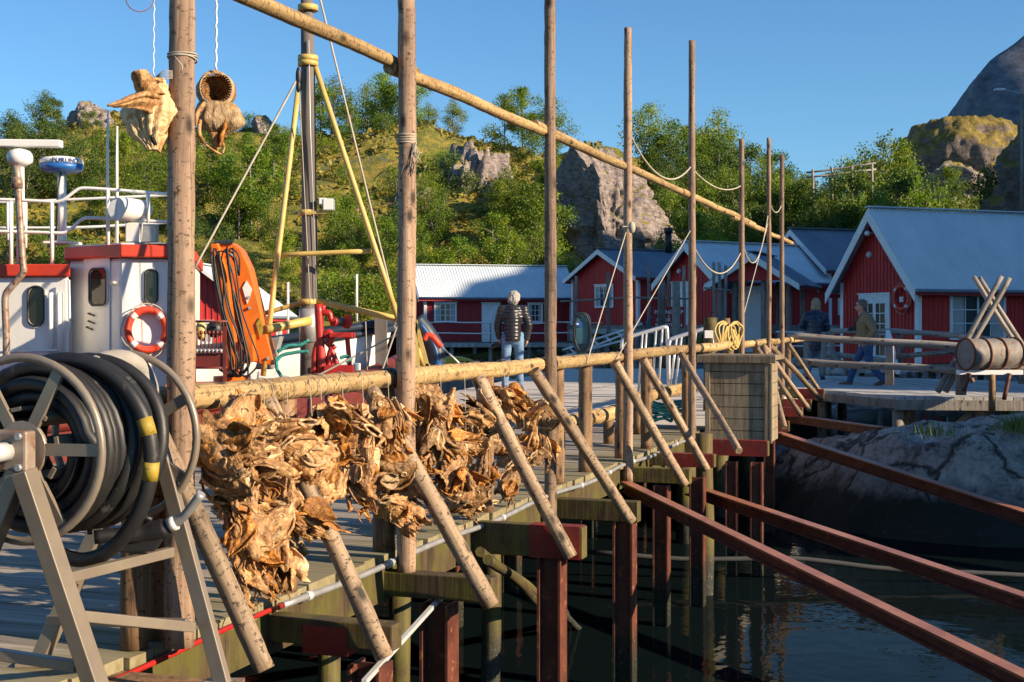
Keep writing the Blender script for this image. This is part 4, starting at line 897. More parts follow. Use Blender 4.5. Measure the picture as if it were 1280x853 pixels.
# slipway steel beams
def ibeam(name, p0, p1, h, w, label, n_up=Z):
    p0, p1 = Vector(p0), Vector(p1); d = (p1-p0).normalized(); x = d.cross(Z).normalized(); u = x.cross(d).normalized(); L = p1-p0
    t = thing(name, label, 'steel beam', p0, group='rusty steel slip beams')
    b = MB(); b.box(p0-x*w/2, L, x*w, u*.016); b.build('top_flange', M['rail_steel_lit'], t)  # sun on the top face is part of this rust colour
    b = MB(); b.box(p0-x*.008-u*h, L, x*.016, u*h); b.build('web', M['steel_brown'], t)
    b = MB(); b.box(p0-x*w/2-u*(h+.016), L, x*w, u*.016); b.build('bottom_flange', M['steel_brown'], t)
def ext(a, b_, k): return Vector(a)+(Vector(b_)-Vector(a))*k
a, c = P(782, 604, 11.0), P(1280, 846, 6.4); ibeam('steel_beam', a, ext(a, c, 1.3), .062, .085, 'rusty steel beam nearest the camera, running to the lower right corner')
a, c = P(862, 607, 12.6), P(1280, 746, 8.6); ibeam('steel_beam', a, ext(a, c, 1.3), .075, .10, 'rusty steel beam just above the nearest one')
a, c = P(968, 540, 17.4), P(1280, 640, 14.0); ibeam('steel_beam', a, ext(a, c, 1.25), .11, .13, 'rusty steel beam crossing in front of the shore rock')
a, c = P(985, 519, 19.8), P(1101, 535, 17.6); ibeam('steel_beam', a, c, .09, .12, 'short rusty steel beam ending on top of the shore rock')

# ================= boardwalk on the right
bm_ = Matrix.Translation((4.9, 21, 0)); bw = thing('boardwalk', 'grey plank boardwalk with round log railings in front of the large cabin', 'boardwalk', m=bm_)
A0, A1, A2, A3 = Vector((5.0, 24.4, -.06)), Vector((6.1, 21.0, -.06)), Vector((12.5, 20.2, -.06)), Vector((12.5, 24.5, -.06)); A4 = Vector((5.9, 30.5, -.06))
def clip_plank(x0, x1, poly):       # clip polygon between two x values
    def cl(p, k, v, keep):
        out = []
        for i in range(len(p)):
            a, c = p[i], p[(i+1) % len(p)]; fa, fc = (a[0]-v)*keep, (c[0]-v)*keep
            if fa >= 0: out.append(a)
            if fa*fc < 0: out.append(a+(c-a)*(fa/(fa-fc)))
        return out
    q_ = cl(poly, 0, x0, 1); return cl(q_, 0, x1, -1) if q_ else []
b = MB(); x = 4.6
while x < 12.5:
    pl = clip_plank(x, x+.138, [A0, A1, A2, A3, A4])
    if len(pl) > 2: b.prism(pl, Z*.052)
    x += .15
b.build('deck_planks', M['deck_grey'], bw)
def fascia(p, q_, h=.15, d=.08):
    b = MB(); dd = (q_-p).normalized(); nn = dd.cross(Z).normalized(); b.box(p-Z*(h-.0)-nn*d, q_-p, nn*d, Z*h); return b.build('edge_beam', M['grey_wood'], bw)
fascia(A0, A1-(A1-A0).normalized()*.0, .14); fascia(A1, A2, .16)
for (x, y) in ((5.5, 23.4), (6.2, 21.2), (6.6, 21.9), (7.5, 21.1), (8.4, 21.0), (9.6, 20.8), (11,20.7), (7.0, 24), (9, 24), (11, 23.8), (6.2, 26), (7, 28)):
    log('pile', (x, y, -2.6), (x, y, -.2), .10, .09, M['grey_wood'], bw, seg=.5, sides=9)
for (a, c) in (((6.2,21.3,-1.3),(7.4,21.2,-.25)), ((8.5,21.1,-1.2),(7.6,21.2,-.25)), ((9.5,20.9,-1.1),(10.8,20.8,-.25))): log('brace', a, c, .05, .05, M['grey_wood'], bw, seg=.3)
# railings: (p0 px,y,Y)->(p1)
def rlog(p, q_, r=.055): return log('rail', p, q_, r, r*.95, M['grey_wood'], bw, seg=.2, sides=10)
rlog(P(985, 420, 21.8), P(1213, 434, 20.7), .062); rlog(P(998, 452, 22.2), P(1213, 465, 20.7), .06)
rlog(P(1020, 412, 30.0), P(1215, 420, 23.8)); rlog(P(1120, 446, 25.0), P(1290, 432, 24.2), .05); rlog(P(1040, 426, 30.0), P(1225, 437, 24.0), .05); rlog(P(1028, 441, 29.5), P(1120, 453, 25.6), .06)
rlog(P(1200, 421, 23.8), P(1300, 430, 22.8)); rlog(P(1215, 459, 20.8), P(1330, 462, 20.6), .05)
def rpost(px, y0, y1, Y, r=.075, l=0): return log('railing_post', P(px, y1, Y), P(px+l, y0, Y), r, r*.95, M['grey_wood'], bw, seg=.2, sides=9)
rpost(1112, 428, 482, 22.3); rpost(1201, 436, 494, 20.75, .085); rpost(1008, 415, 470, 26.0, .06); rpost(1040, 409, 462, 29.5, .06); rpost(1125, 413, 455, 26.5, .06)
rpost(1029, 415, 468, 27, .06); rpost(1278, 424, 480, 23.0, .07); rpost(1215, 415, 470, 23.9, .06)
log('railing_strut', P(1040, 437, 28.5), P(1060, 467, 27.8), .05, .05, M['grey_wood'], bw); log('railing_strut', P(1110, 415, 26.5), P(1122, 465, 24.5), .05, .05, M['white_trim'], bw)
# crossed poles
xp = thing('crossed_poles', 'crossed silver drying poles lashed together beside the steel drum', 'drying frame', P(1240, 495, 21.5))
for a, c in (((1217, 346), (1282, 450)), ((1224, 347), (1290, 452)), ((1252, 346), (1172, 490)), ((1262, 348), (1182, 490))):
    Y0 = 21.6 if a[0] < 1240 else 21.3
    log('pole', P(*c, Y0-.3), P(*a, Y0), .05, .04, M['grey_wood'], xp, seg=.15, sides=9)
# drum on a stand
dr = thing('steel_drum', 'dented grey steel drum with rusty hoops on a wooden stand', 'drum', P(1237, 495, 20.5))
Yd = 20.3; c0 = P(1207, 443, Yd); c1 = P(1268, 442, Yd+.25); ax_ = (c1-c0); rr = .235
def drum():
    d = ax_.normalized(); x, y = frame_of(d); n = 28; prof = []
    L = ax_.length
    for i in range(31):
        u = i/30; r = rr
        prof.append((u*L, r*(1+.0*u)))
    b = MB(); b.tube([c0+d*u for u, _ in prof], [r for _, r in prof], 28, nz=.035, seed=4); b.build('drum_body', M['rusty_drum'], dr)
    for u in (.0, .34, .66, 1.0): b = MB(); b.tube([c0+d*L*u+x*math.cos(a)*rr*1.03+y*math.sin(a)*rr*1.03 for a in np.linspace(0, 2*math.pi, 29)[:-1]], .018, 8, closed=True); b.build('hoop', M['rust'], dr)
drum()
b = MB(); b.cbox(P(1237, 465.5, Yd+.1), .98, .16, .07); b.build('stand_board', M['white_trim'], dr)
for px, ln in ((1212, -8), (1262, -7)):
    log('stand_leg', P(px+ln, 490 if px < 1230 else 500, Yd-.02), P(px, 467, Yd), .035, .035, M['steel_brown'], dr, sides=6, nz=0)
log('stand_leg', P(1240, 515, Yd+.05), P(1240, 468, Yd+.05), .055, .05, M['post'], dr, sides=6, nz=.02)
log('stand_leg', P(1216, 478, Yd+.1), P(1212, 468, Yd+.1), .04, .04, M['post'], dr, sides=6, nz=0)
# lifebuoy
def lifebuoy(c, R, r, nrm, label, mats=('lifebuoy', 'lifebuoy_band'), line=True, sy=1.0):
    nrm = Vector(nrm).normalized(); x = nrm.cross(Z).normalized(); y = Z
    t = thing('lifebuoy', label, 'lifebuoy', Vector(c)-Z*(R+r))
    b = MB(); b.tube([Vector(c)+x*R*math.cos(a)+y*R*sy*math.sin(a) for a in np.linspace(0, 2*math.pi, 37)[:-1]], r, 12, closed=True, flat=.8); b.build('ring', M[mats[0]], t)
    for k in range(4):
        a0 = math.pi/4+k*math.pi/2-.16; b = MB(); b.tube([Vector(c)+x*R*math.cos(a0+j*.08)+y*R*sy*math.sin(a0+j*.08) for j in range(5)], r*1.035, 12, flat=.8); b.build('band', M[mats[1]], t)
    if line:
        pts = []
        for k in range(4):
            for j in range(6):
                a = math.pi/4+(k+j/6)*math.pi/2; rad = R+r*(1.0+.55*math.sin(math.pi*j/6)); pts.append(Vector(c)+nrm*r*.3+x*rad*math.cos(a)+y*rad*sy*math.sin(a)-Z*.02*math.sin(math.pi*j/6))
        b = MB(); b.tube(pts, .008, 5, closed=True); b.build('grab_line', M['rope_white'], t)
    return t
cc = W1(.55, -.16, 0); cc.z = 1.95
lifebuoy(cc, .36, .075, (-.933, -.36, 0), 'red lifebuoy with white bands on the gable of the large cabin')
bb_ = MB(); bb_.cbox(cc+Vector((0,0,-.05))+Vector((-.933,-.36,0))*.0, .04, .18, .16, (Vector((.933,.36,0)), Vector((-.36,.933,0)), Z)); tag(bb_.build('throw_bag', M['lifebuoy_band']), 'small white pouch inside the lifebuoy on the large cabin', 'pouch')
# scaffolding of thin drying poles before the gabled cabins
def farpoles():
    t = thing('drying_rack', 'thin grey drying poles with horizontal spars in front of the gabled cabins', 'drying rack', (4, 46, -1.4))
    for px, y0, Y in ((720, 345, 47), (760, 340, 47), (811, 330, 46), (836, 338, 45), (855, 332, 46), (892, 328, 45), (899, 328, 45.5), (907, 332, 45), (845, 352, 43), (827, 354, 44)):
        log('upright_pole', P(px, 460, Y), P(px, y0, Y), .07 if px not in (845, 827) else .14, .055 if px not in (845,827) else .13, M['grey_wood'], t, sides=7, seg=.5, nz=.02)
    for a, c, Y in (((700, 377), (800, 372), 46), ((795, 372), (870, 374), 45.5), ((880, 360), (912, 363), 45)):
        log('spar', P(*a, Y), P(*c, Y), .04, .035, M['grey_wood'], t, sides=6, seg=.6, nz=.02)
farpoles()
# jetty decks before the cabins, with rails
def jetty(name, label, x0, x1, y0, y1, z, rails=True, tone='grey_wood', rr=.03):
    t = thing(name, label, 'jetty', (x0, y0, z)); b = MB(); b.box((x0, y0, z-.18), (x1-x0, 0, 0), (0, y1-y0, 0), (0, 0, .18)); b.build('deck', M['deck_grey'], t)
    n = max(3, int((x1-x0)/1.6))
    for i in range(n+1):
        x = x0+.1+(x1-x0-.2)*i/n; log('pile', (x, y0+.2, -2.6), (x, y0+.2, z-.18), .11, .1, M['grey_wood'], t, sides=7, seg=1); log('pile', (x+.3, y1-.2, -2.6), (x+.3, y1-.2, z-.18), .11, .1, M['grey_wood'], t, sides=7, seg=1)
        if rails and i % 2 == 0: log('rail_post', (x, y0+.05, z), (x, y0+.05, z+1.0), .04, .04, M['grey_wood'], t, sides=6, seg=.5)
    for k, h in enumerate((.98, .5) if rails else ()): log('rail', (x0, y0+.03, z+h), (x1, y0+.03, z+h), rr, rr, M['white_trim'], t, sides=7, seg=.8, nz=.01)
jetty('jetty', 'jetty with thin pale railing in front of the long cabin', -4.8, 4.6, 62.5, 64.8, .22)
jetty('jetty', 'dark raised jetty on piles below the gabled cabins', 3.0, 11.5, 50.2, 51.7, .95, False)
jetty('jetty', 'low jetty on piles between boardwalk and porch', 9.0, 14.5, 45.0, 49.0, -.1, True)
b = MB(); b.box((8.9, 37.2, -.25), (9, 3.4, 0), (-.3, 1.2, 0), (0,0,.12)); tag(b.build('walkway', M['deck_grey']), 'narrow walkway along the side of the large cabin', 'walkway')
# hanging dried fish bundle under the porch roof
# viewpoint railing on the hill
vr = thing('viewpoint_railing', 'dark wooden viewpoint railing among trees on the skyline', 'railing', P(1045, 225, 88))
for a, c in (((1008, 216), (1095, 204)), ((1008, 222), (1095, 212))): log('rail', P(*a, 88), P(*c, 88), .07, .07, M['grey_wood'], vr, sides=6, seg=1)
for px in (1016, 1040, 1065, 1090): log('post', P(px, 250, 88), P(px, 212-(px-1016)*.1, 88), .09, .09, M['grey_wood'], vr, sides=6, seg=1)
# street lamp at the right edge
sl = thing('street_lamp', 'tall grey street lamp with a curved arm at the right edge', 'street lamp', P(1277, 262, 60))
b = MB(); b.tube([P(1278, 275, 60), P(1277.5, 118, 60)], [.11, .07], 8); b.build('lamp_post', M['grey_wood'], sl)
b = MB(); b.tube([P(1277.5,120,60), P(1274,117,60), P(1262,114,60), P(1252,112,60)], .035, 6); b.build('arm', M['galv'], sl)
b = MB(); b.ellip(P(1250, 112.5, 60), .3, .12, .09); b.build('lamp_head', M['galv_light'], sl)
# made-up red house out of frame to the right, added to shade the shore rock
HB, WB = house('shade_house', 'low red house added out of view past the right edge, shading the shore rock', (10.2, 12.0), (1,0), (0,1), 4.2, 5.2, -.6, 1.7, 3.3, floor=-3.6, side=[('window', 2, 3, .2, 1.1)])
# ================= dried fish heads
def wrinkle(p, s): return mnoise.noise(p*16+Vector((s,0,0)))*.014+abs(mnoise.noise(p*34+Vector((0,s,0))))*.013-abs(mnoise.noise(p*75+Vector((0,s,0))))*.006
def sheet(fn, nu, nv, th, closed_v=False):
    V = [[fn(i/nu, j/nv) for j in range(nv+(0 if closed_v else 1))] for i in range(nu+1)]; m = len(V[0]); vs = []
    Nn = [[None]*m for _ in range(nu+1)]
    for i in range(nu+1):
        for j in range(m):
            a = V[min(i+1, nu)][j]-V[max(i-1, 0)][j]
            if closed_v: c = V[i][(j+1) % m]-V[i][(j-1) % m]
            else: c = V[i][min(j+1, m-1)]-V[i][max(j-1, 0)]
            n = a.cross(c); Nn[i][j] = n.normalized() if n.length > 1e-9 else Vector((0,0,1))
    out = [V[i][j] for i in range(nu+1) for j in range(m)]; out2 = [V[i][j]+Nn[i][j]*th for i in range(nu+1) for j in range(m)]
    k = len(out); fs = []
    for i in range(nu):
        for j in range(m if closed_v else m-1):
            a, b_, c, d = i*m+j, i*m+(j+1) % m, (i+1)*m+(j+1) % m, (i+1)*m+j
            fs.append((a, b_, c, d)); fs.append((k+d, k+c, k+b_, k+a))
    for i in ((0, nu)):
        for j in range(m if closed_v else m-1):
            a, b_ = i*m+j, i*m+(j+1) % m; fs.append((a, k+a, k+b_, b_) if i == 0 else (b_, k+b_, k+a, a))
    if not closed_v:
        for j in (0, m-1):
            for i in range(nu):
                a, b_ = i*m+j, (i+1)*m+j; fs.append((a, b_, k+b_, k+a) if j == 0 else (b_, a, k+a, k+b_))
    return out+out2, fs
def fish_head(seed, gape=.5, L=.2):
    r = random.Random(seed); t = thing('dried_fish_head', 'dried fish head', 'dried fish'); 
    ph = [r.uniform(0, 6.28) for _ in range(6)]; bend = r.uniform(-.05, .05); bend2 = r.uniform(-.04, .04)
    R0, R1, R2 = .020+.013*gape, .058, .046
    def body(u, v):
        a = 2*math.pi*v; w = .5+.5*math.sin(a)
        rad = R0+(R1-R0)*math.sin(min(1, u*1.25)*math.pi/2) if u < .8 else R1+(R2-R1)*(u-.8)/.2
        fold = .20*u*math.cos(3*a+ph[0]+u*1.2)+.20*u*abs(math.sin(4*a+ph[1]+u*3))+.12*u*math.cos(7*a+ph[2]-u*4)+.11*(.3+u)*(abs(math.sin(9*a+ph[3]+3*math.sin(u*5)))-.5)+.05*math.sin(23*a+u*6)
        rad *= 1+fold; rag = 1+.16*math.sin(2*a+ph[3])+.10*math.sin(5*a+ph[4]) if u > .5 else 1
        z = L*(u*(1+(rag-1)*(u-.5)*2) if u > .5 else u)
        p = Vector((math.cos(a)*rad*(.42+.25*u)+bend*u*u, math.sin(a)*rad*1.15+bend2*u*u, -z))
        if u < .12: p.z += .018*math.sin(a)*(1-u/.12)
        q = p+Vector((seed*.37, 0, 0)); d = Vector((math.cos(a), math.sin(a), .2))
        return p+d*(wrinkle(q, seed)*(.35+u)) 
    vs, fs = sheet(body, 30, 64, .003, True); add_mesh('head_skin', vs, fs, M['fish'], t, smooth=True)
    # amber lining seen through the mouth
    def lining(u, v):
        a = 2*math.pi*v; rad = (R0*.88)*(1-.75*u**1.5)*(1+.1*math.sin(5*a+ph[5])); p = Vector((math.cos(a)*rad*.42+bend*(u*.5)**2, math.sin(a)*rad*1.15, -.006-u*.09)); return p+Vector((1,1,0))*wrinkle(p, seed+5)*.4
    vs, fs = sheet(lining, 8, 20, .002, True); add_mesh('mouth_lining', vs, fs, M['fish_in'], t, smooth=True)
    # jaw: bony rim with small teeth
    b = MB(); n = 26; rim = []
    for i in range(n):
        a = 2*math.pi*i/n; rim.append(Vector((math.cos(a)*R0*.48*(1+.2*math.sin(2*a+ph[1])), math.sin(a)*R0*1.25*(1+.15*math.sin(3*a+ph[2])), .004+.018*math.sin(a)+.004*math.sin(3*a+ph[0]))))
    b.tube(rim, [.0055+.002*math.sin(i*1.7) for i in range(n)], 7, closed=True)
    for i in range(0, n, 1):
        p = rim[i]; c = Vector((0,0,p.z+.01)); b.tube([p, p+(c-p).normalized()*.011+Z*.006], [.0018, .0004], 4)
    b.build('jaw_rim', M['fish_pale'], t)
    # long lower jaw bones sweeping out
    for sg in (-1, 1):
        b = MB(); k = gape*r.uniform(.6,1.2)
        b.tube([Vector((sg*R0*.6, -R0, -.01)), Vector((sg*R0*.7, -R0-.02*k-.012, -.035)), Vector((sg*R0*.5+sg*.012, -R0-.035*k-.02, -.085)), Vector((sg*.03, -.05-.02*k, -.14)), Vector((sg*.02+r.uniform(-.02,.02), -.05, -.19))], [.004, .007, .008, .006, .002], 6, nz=.2, seed=seed)
        b.build('jaw_bone', M['fish'], t)
    # gill covers: curled leaf-shaped plates
    for sg in (-1, 1):
        A = r.uniform(.25, .9); tw = r.uniform(-.7, .7); Lg = r.uniform(.09, .13); Wg = r.uniform(.045, .065); a0 = math.pi/2*(1+sg)+r.uniform(-.4,.4)
        def gill(u, v, sg=sg, A=A, tw=tw, Lg=Lg, Wg=Wg, a0=a0):
            wv = Wg*math.sin(math.pi*min(.97, .12+.88*u))**.8; x = (v-.5)*2*wv; cur = A*u*u*.08
            fold = .010*math.sin(v*9+u*4+seed)+.012*abs(math.sin(v*7+ph[2]+u*2))+.004*math.sin(v*26+u*3)
            p = Vector((R1*.62+cur+fold+x*x*5, x, -L*.42-u*Lg)); p = Matrix.Rotation(tw*u, 3, 'Z') @ p; p = Matrix.Rotation(a0, 3, 'Z') @ p
            return p+Vector((1,.5,0))*wrinkle(p+Vector((seed,0,0)), seed)*.7
        vs, fs = sheet(gill, 16, 16, .0025); add_mesh('gill_cover', vs, fs, M['fish_pale' if r.random() < .35 else 'fish_in'], t, smooth=True)
    # ragged collar strips
    for k in range(r.randint(5, 8)):
        a0 = r.uniform(0, 6.28); Ls = r.uniform(.05, .12); tw = r.uniform(-1.5,1.5); lean = r.uniform(-.03,.05)
        def strip(u, v, a0=a0, Ls=Ls, tw=tw, lean=lean):
            w_ = (.010+.014*((k*7) % 3)/2)*(1-u*.85); p = Vector((R2*.8+lean*u+.006*math.sin(u*8+seed), (v-.5)*2*w_, -L*.88-u*Ls)); p = Matrix.Rotation(a0+tw*u, 3, 'Z') @ p; return p+Vector((0,1,0))*wrinkle(p, seed+k)*.6
        vs, fs = sheet(strip, 8, 4, .003); add_mesh('skin_strip', vs, fs, M['fish' if k % 2 else 'fish_in'], t, smooth=True)
    # eye socket
    for sg in (-1, 1):
        b = MB(); c = Vector((sg*(R0*.42+.018), .008, -.055)); b.tube([c+Vector((0, math.cos(a)*.013, math.sin(a)*.013)) for a in np.linspace(0, 6.28, 13)[:-1]], .0035, 5, closed=True); b.ellip(c-Vector((sg*.004,0,0)), .005, .011, .011, 8, 5); b.build('eye_socket', M['fish_pale'], t)
    return t
FH = [fish_head(i, g) for i, g in ((1,.3), (2,.9), (3,.5), (4,.15), (5,.7), (6,.4), (7,.2), (8,1.0))]; fh_used = set(); fish_items = []
def put_fish(px, y, t, sc, rot, base, proto=None):
    p = proto or rng.choice(FH); q = pE(px, y, t)
    m = Matrix.Translation(q) @ rot.to_4x4() @ Matrix.Diagonal((sc, sc, sc, 1)) @ Matrix.Translation((0,0,.10))
    if p.name not in fh_used: fh_used.add(p.name); o = p; o.matrix_basis = m; MW[o.name] = m
    else: o = dup(p, m)
    tag(o, base, 'dried fish', 'dried fish heads hanging in bundles'); fish_items.append((o, base, px)); return o
CL = [('first bundle by the nearest pole', .17, [(292,530),(282,575),(292,562),(322,525),(345,565),(300,600),(352,608),(330,640),(300,622),(372,640),(325,682),(312,702),(345,690),(390,600),(378,560),(400,575),(388,655),(358,540),(284,600),(365,585),(340,660),(300,655),(335,600),(318,575)], 1.12),
      ('second bundle by the second pole', .14, [(405,525),(430,550),(455,528),(480,560),(440,590),(470,600),(495,592),(415,595),(488,625),(500,645),(465,630),(452,560),(480,520),(503,560),(412,560),(440,615),(395,535),(425,520),(510,590),(460,585),(500,520)], 1.02),
      ('third bundle from the reel', .10, [(530,500),(545,535),(562,508),(577,555),(540,575),(580,598),(570,625),(602,515),(592,555),(612,535),(555,605),(602,585),(560,555),(533,555),(525,530),(585,530),(618,560),(565,580),(590,620),(550,515)], 1.08),
      ('fourth bundle by the third pole', .03, [(630,498),(650,510),(667,515),(682,528),(640,535),(662,548),(677,552),(650,568),(625,555),(636,570),(655,530),(642,600),(612,505),(672,570)], 1.05)]
for name, tt, pts, sc in CL:
    ys = [p[1] for p in pts]; y0, y1 = min(ys), max(ys)
    pts = [p for k_, p in enumerate(pts) if k_ % 6 != 4]
    for i, (px, y) in enumerate(pts):
        row = 'high in' if y < y0+(y1-y0)*.3 else ('midway in' if y < y0+(y1-y0)*.65 else 'low in')
        e = (rng.gauss(0, .75), rng.gauss(0, .75), rng.uniform(0, 6.28))
        if rng.random() < .3: e = (e[0]+math.pi*.5, e[1], e[2])
        rot = (Matrix.Rotation(e[0], 3, 'X') @ Matrix.Rotation(e[1], 3, 'Y') @ Matrix.Rotation(e[2], 3, 'Z'))
        put_fish(px+rng.uniform(-4,4), y+rng.uniform(-4,4), tt+rng.uniform(-.05,.06), sc*rng.uniform(.74,1.0), rot, f'dried fish head {row} the {name}')
    for i, (px, y) in enumerate(pts[::5]):      # the back of the bundle
        rot = (Matrix.Rotation(rng.gauss(0,.8), 3, 'X') @ Matrix.Rotation(rng.gauss(0,.8), 3, 'Y') @ Matrix.Rotation(rng.uniform(0,6.28), 3, 'Z'))
        put_fish(px+8, y+rng.uniform(-4,8), tt-.12, sc*.85, rot, f'shaded fish head at back of the {name}')
order_labels(fish_items)
tie = []
for px, y0, y1, t in ((332,480,612,.2),(317,475,555,.2),(361,478,545,.17),(390,474,520,.15),(403,473,530,.15),(430,468,525,.15),(455,466,520,.15),(487,463,520,.14),(525,468,510,.12),(553,466,545,.12),(583,463,570,.12),(600,462,520,.1),(633,462,520,.06),(655,458,535,.06)):
    a = pE(px-5, y0-4, -.06); a.z = ZR+.05; c = pE(px, y1, t); b = MB(); m_ = pE(px-2, y0+14, .0)
    b.tube([a, pE(px-3, y0+5, -.0), m_, c], .0018, 5); s = s_of(px-5, -.06)
    o = b.build('twine', M['rope_white']); tie.append((o, 'pale twine tied round the rail and holding dried fish heads', px)); tag(o, cat='twine', group='twines holding the dried fish')
    b = MB(); b.tube([E(s, TR, ZR)+N*math.cos(a_)*.0545+Z*math.sin(a_)*.0545 for a_ in np.linspace(0, 2*math.pi, 17)[:-1]], .0016, 5, closed=True); b.build('knot_loop', M['rope_white'], o)
order_labels(tie)
# two large heads hanging high
def pleat(a, u, s): return .07*u*abs(math.sin(8*a+s+2*u))+.035*math.sin(19*a+u*5+s)*u+.06*u*math.sin(3*a+s)
def big_right():
    c = pE(270, 111, .0); vd = Vector((-.224, .97, 0)); xr_ = Vector((.97, .224, 0)); up_ = (Z+vd*.25).normalized(); ax = xr_.cross(up_).normalized(); ax = -ax if ax.y < 0 else ax
    t = thing('dried_fish_head', 'dried fish head with round open mouth hanging right of the nearest tall pole', 'dried fish', c-Z*.2)
    def bag(u, v):
        a = 2*math.pi*v; r = (.060+.006*math.sin(3*a)+.014*math.sin(math.pi*u))*(1-.97*max(0, u-.45)**2/.3025); p = c+ax*(u*.12)+xr_*math.cos(a)*r*.98+up_*math.sin(a)*r*1.08; return p+(p-c).normalized()*(wrinkle(p, 3)*.6+.02*pleat(a, u, 1))
    vs, fs = sheet(bag, 18, 56, -.003, True); add_mesh('head_skin', vs, fs, M['fish'], t, smooth=True)
    def lin(u, v):
        a = 2*math.pi*v; r = .056*(1-.99*u**2)+.003*math.sin(5*a+u*6); p = c+ax*(.004+u*.085)+xr_*math.cos(a)*r+up_*math.sin(a)*r*1.08; return p+ax*wrinkle(p, 6)
    vs, fs = sheet(lin, 14, 40, .002, True); add_mesh('mouth_lining', vs, fs, M['fish_in'], t, smooth=True)
    b = MB()
    for k in range(3): b.tube([c-ax*(.004-.004*k)+xr_*math.cos(a)*(.060+.004*k)+up_*math.sin(a)*(.065+.004*k)+Z*.003*math.sin(3*a+k) for a in np.linspace(0, 2*math.pi, 41)[:-1]], .0035, 6, closed=True, nz=.3, seed=k)
    for k in range(34):
        a = 2*math.pi*k/34; p = c-ax*.006+xr_*math.cos(a)*.058+up_*math.sin(a)*.063; b.tube([p, p-(p-c).normalized()*.011-ax*.004], [.002, .0004], 4)
    b.build('jaw_rim', M['fish_pale'], t)
    c2 = c+Vector((-.004, .03, -.05))
    def low(u, v):
        a = 2*math.pi*v; r = .055+.028*math.sin(math.pi*min(1, u*1.15))**.8-.045*max(0, u-.6)*2.2; r *= 1+pleat(a, .4+u, 2)*1.6; p = c2+Vector((math.cos(a)*r, math.sin(a)*r*.8, -u*.135)); return p+Vector((math.cos(a), math.sin(a), 0))*wrinkle(p, 9)*.7+Vector((.012*u, 0, 0))
    vs, fs = sheet(low, 22, 72, .003, True); add_mesh('throat_skin', vs, fs, M['fish_pale'], t, smooth=True)
    for k, L_ in enumerate(([(250,150),(248,168),(256,180),(268,189),(276,193)], [(266,165),(268,178),(272,188),(271,193)], [(262,160),(274,172),(281,184),(278,192)], [(254,130),(246,142),(245,158)])):
        b = MB(); b.tube(smooth([pE(x, y, .0-.01*k) for x, y in L_], 5, 2), [.008 if k != 1 else .014]*10+[.004]*(5*(len(L_)-1)+1-10), 7, nz=.35, seed=k); b.build('jaw_bone', M['fish'], t)
    def flap(u, v):
        p = c2+Vector((.045-.03*u, -.03+.02*math.sin(v*6), -.02-u*.15))+Vector(((v-.5)*.06*(1-u*.7), 0, 0)); return p+Vector((.3,1,0))*wrinkle(p, 4)
    vs, fs = sheet(flap, 14, 10, .003); add_mesh('gill_cover', vs, fs, M['fish_in'], t, smooth=True)
def big_left():
    c = pE(186, 118, .0); q = lambda x, y, d=0: pE(x, y, .0)+Vector((.224*-d, .97*d, 0))
    t = thing('dried_fish_head', 'large pale dried fish head with long jaw hanging left of the nearest pole', 'dried fish', c-Z*.2)
    T, B = q(202, 98), q(192, 188)
    def skirt(u, v):
        a = 2*math.pi*v; r = .004+.072*math.sin(min(1, u*1.6)*math.pi/2)-.10*max(0, u-.45)*1.2; r *= 1+pleat(a, .4+u, 4)*3.2
        p = T.lerp(B, u)+Vector((math.cos(a)*r*1.15-.028*math.sin(math.pi*u), math.sin(a)*r*.75, .0)); return p+Vector((math.cos(a), math.sin(a), 0))*wrinkle(p, 2)*.8
    vs, fs = sheet(skirt, 30, 84, .003, True); add_mesh('head_skin', vs, fs, M['fish_pale'], t, smooth=True)
    def snout(u, v):
        a = 2*math.pi*v; r = (.026+.018*u)*(1+pleat(a, .5, 7)); p = q(173, 90).lerp(q(190, 122), u)+Vector((math.cos(a)*r*.9, math.sin(a)*r, .25*math.cos(a)*r)); return p+Vector((math.cos(a), math.sin(a), 0))*wrinkle(p, 8)*.5
    vs, fs = sheet(snout, 14, 40, .0028, True); add_mesh('snout', vs, fs, M['fish'], t, smooth=True)
    J = smooth([q(135,133,-.01), q(150,129,-.02), q(166,124,-.04), q(184,121,-.07), q(204,126,-.06), q(212,138,-.02)], 6, 2)
    b = MB(); b.tube(J, [.004+.006*min(1, i/8) for i in range(len(J))], 8, nz=.3)
    for i in range(1, 16): b.tube([J[i], J[i]+Z*.012+Vector((.003,0,0))], [.002, .0004], 4)
    b.build('jaw_bone', M['fish'], t)
    def web(u, v):
        i = min(len(J)-1, int(u*(len(J)-1))); p = J[i].lerp(q(176+22*u, 165-20*(1-u)), v*(.15+.85*u)); return p+Vector((0,1,0))*(wrinkle(p, 5)+.006*math.sin(v*14+u*9))-Vector((0,.02,0))*math.sin(math.pi*v)
    vs, fs = sheet(web, 26, 18, .0025); add_mesh('throat_skin', vs, fs, M['fish'], t, smooth=True)
    for k, L_ in enumerate(([(208,140),(212,160),(205,176),(200,186),(199,192)], [(190,172),(193,180),(195,183)], [(213,128),(215,145),(208,158),(207,170)], [(186,100),(200,101),(211,112),(213,128)])):
        b = MB(); b.tube(smooth([q(x, y, -.03-.02*k*(k < 3)) for x, y in L_], 5, 2), .007, 7, nz=.4, seed=k+3); b.build('bone', M['fish' if k != 1 else 'black'], t)
    b = MB(); p = q(194, 97)
    for k in range(7): b.tube([p, p+Vector((.03, 0, .006*k-.008)), p+Vector((.062, 0, .004*k-.002))], .0012, 4)
    b.build('frayed_end', M['rope_white'], t)
big_right(); big_left()
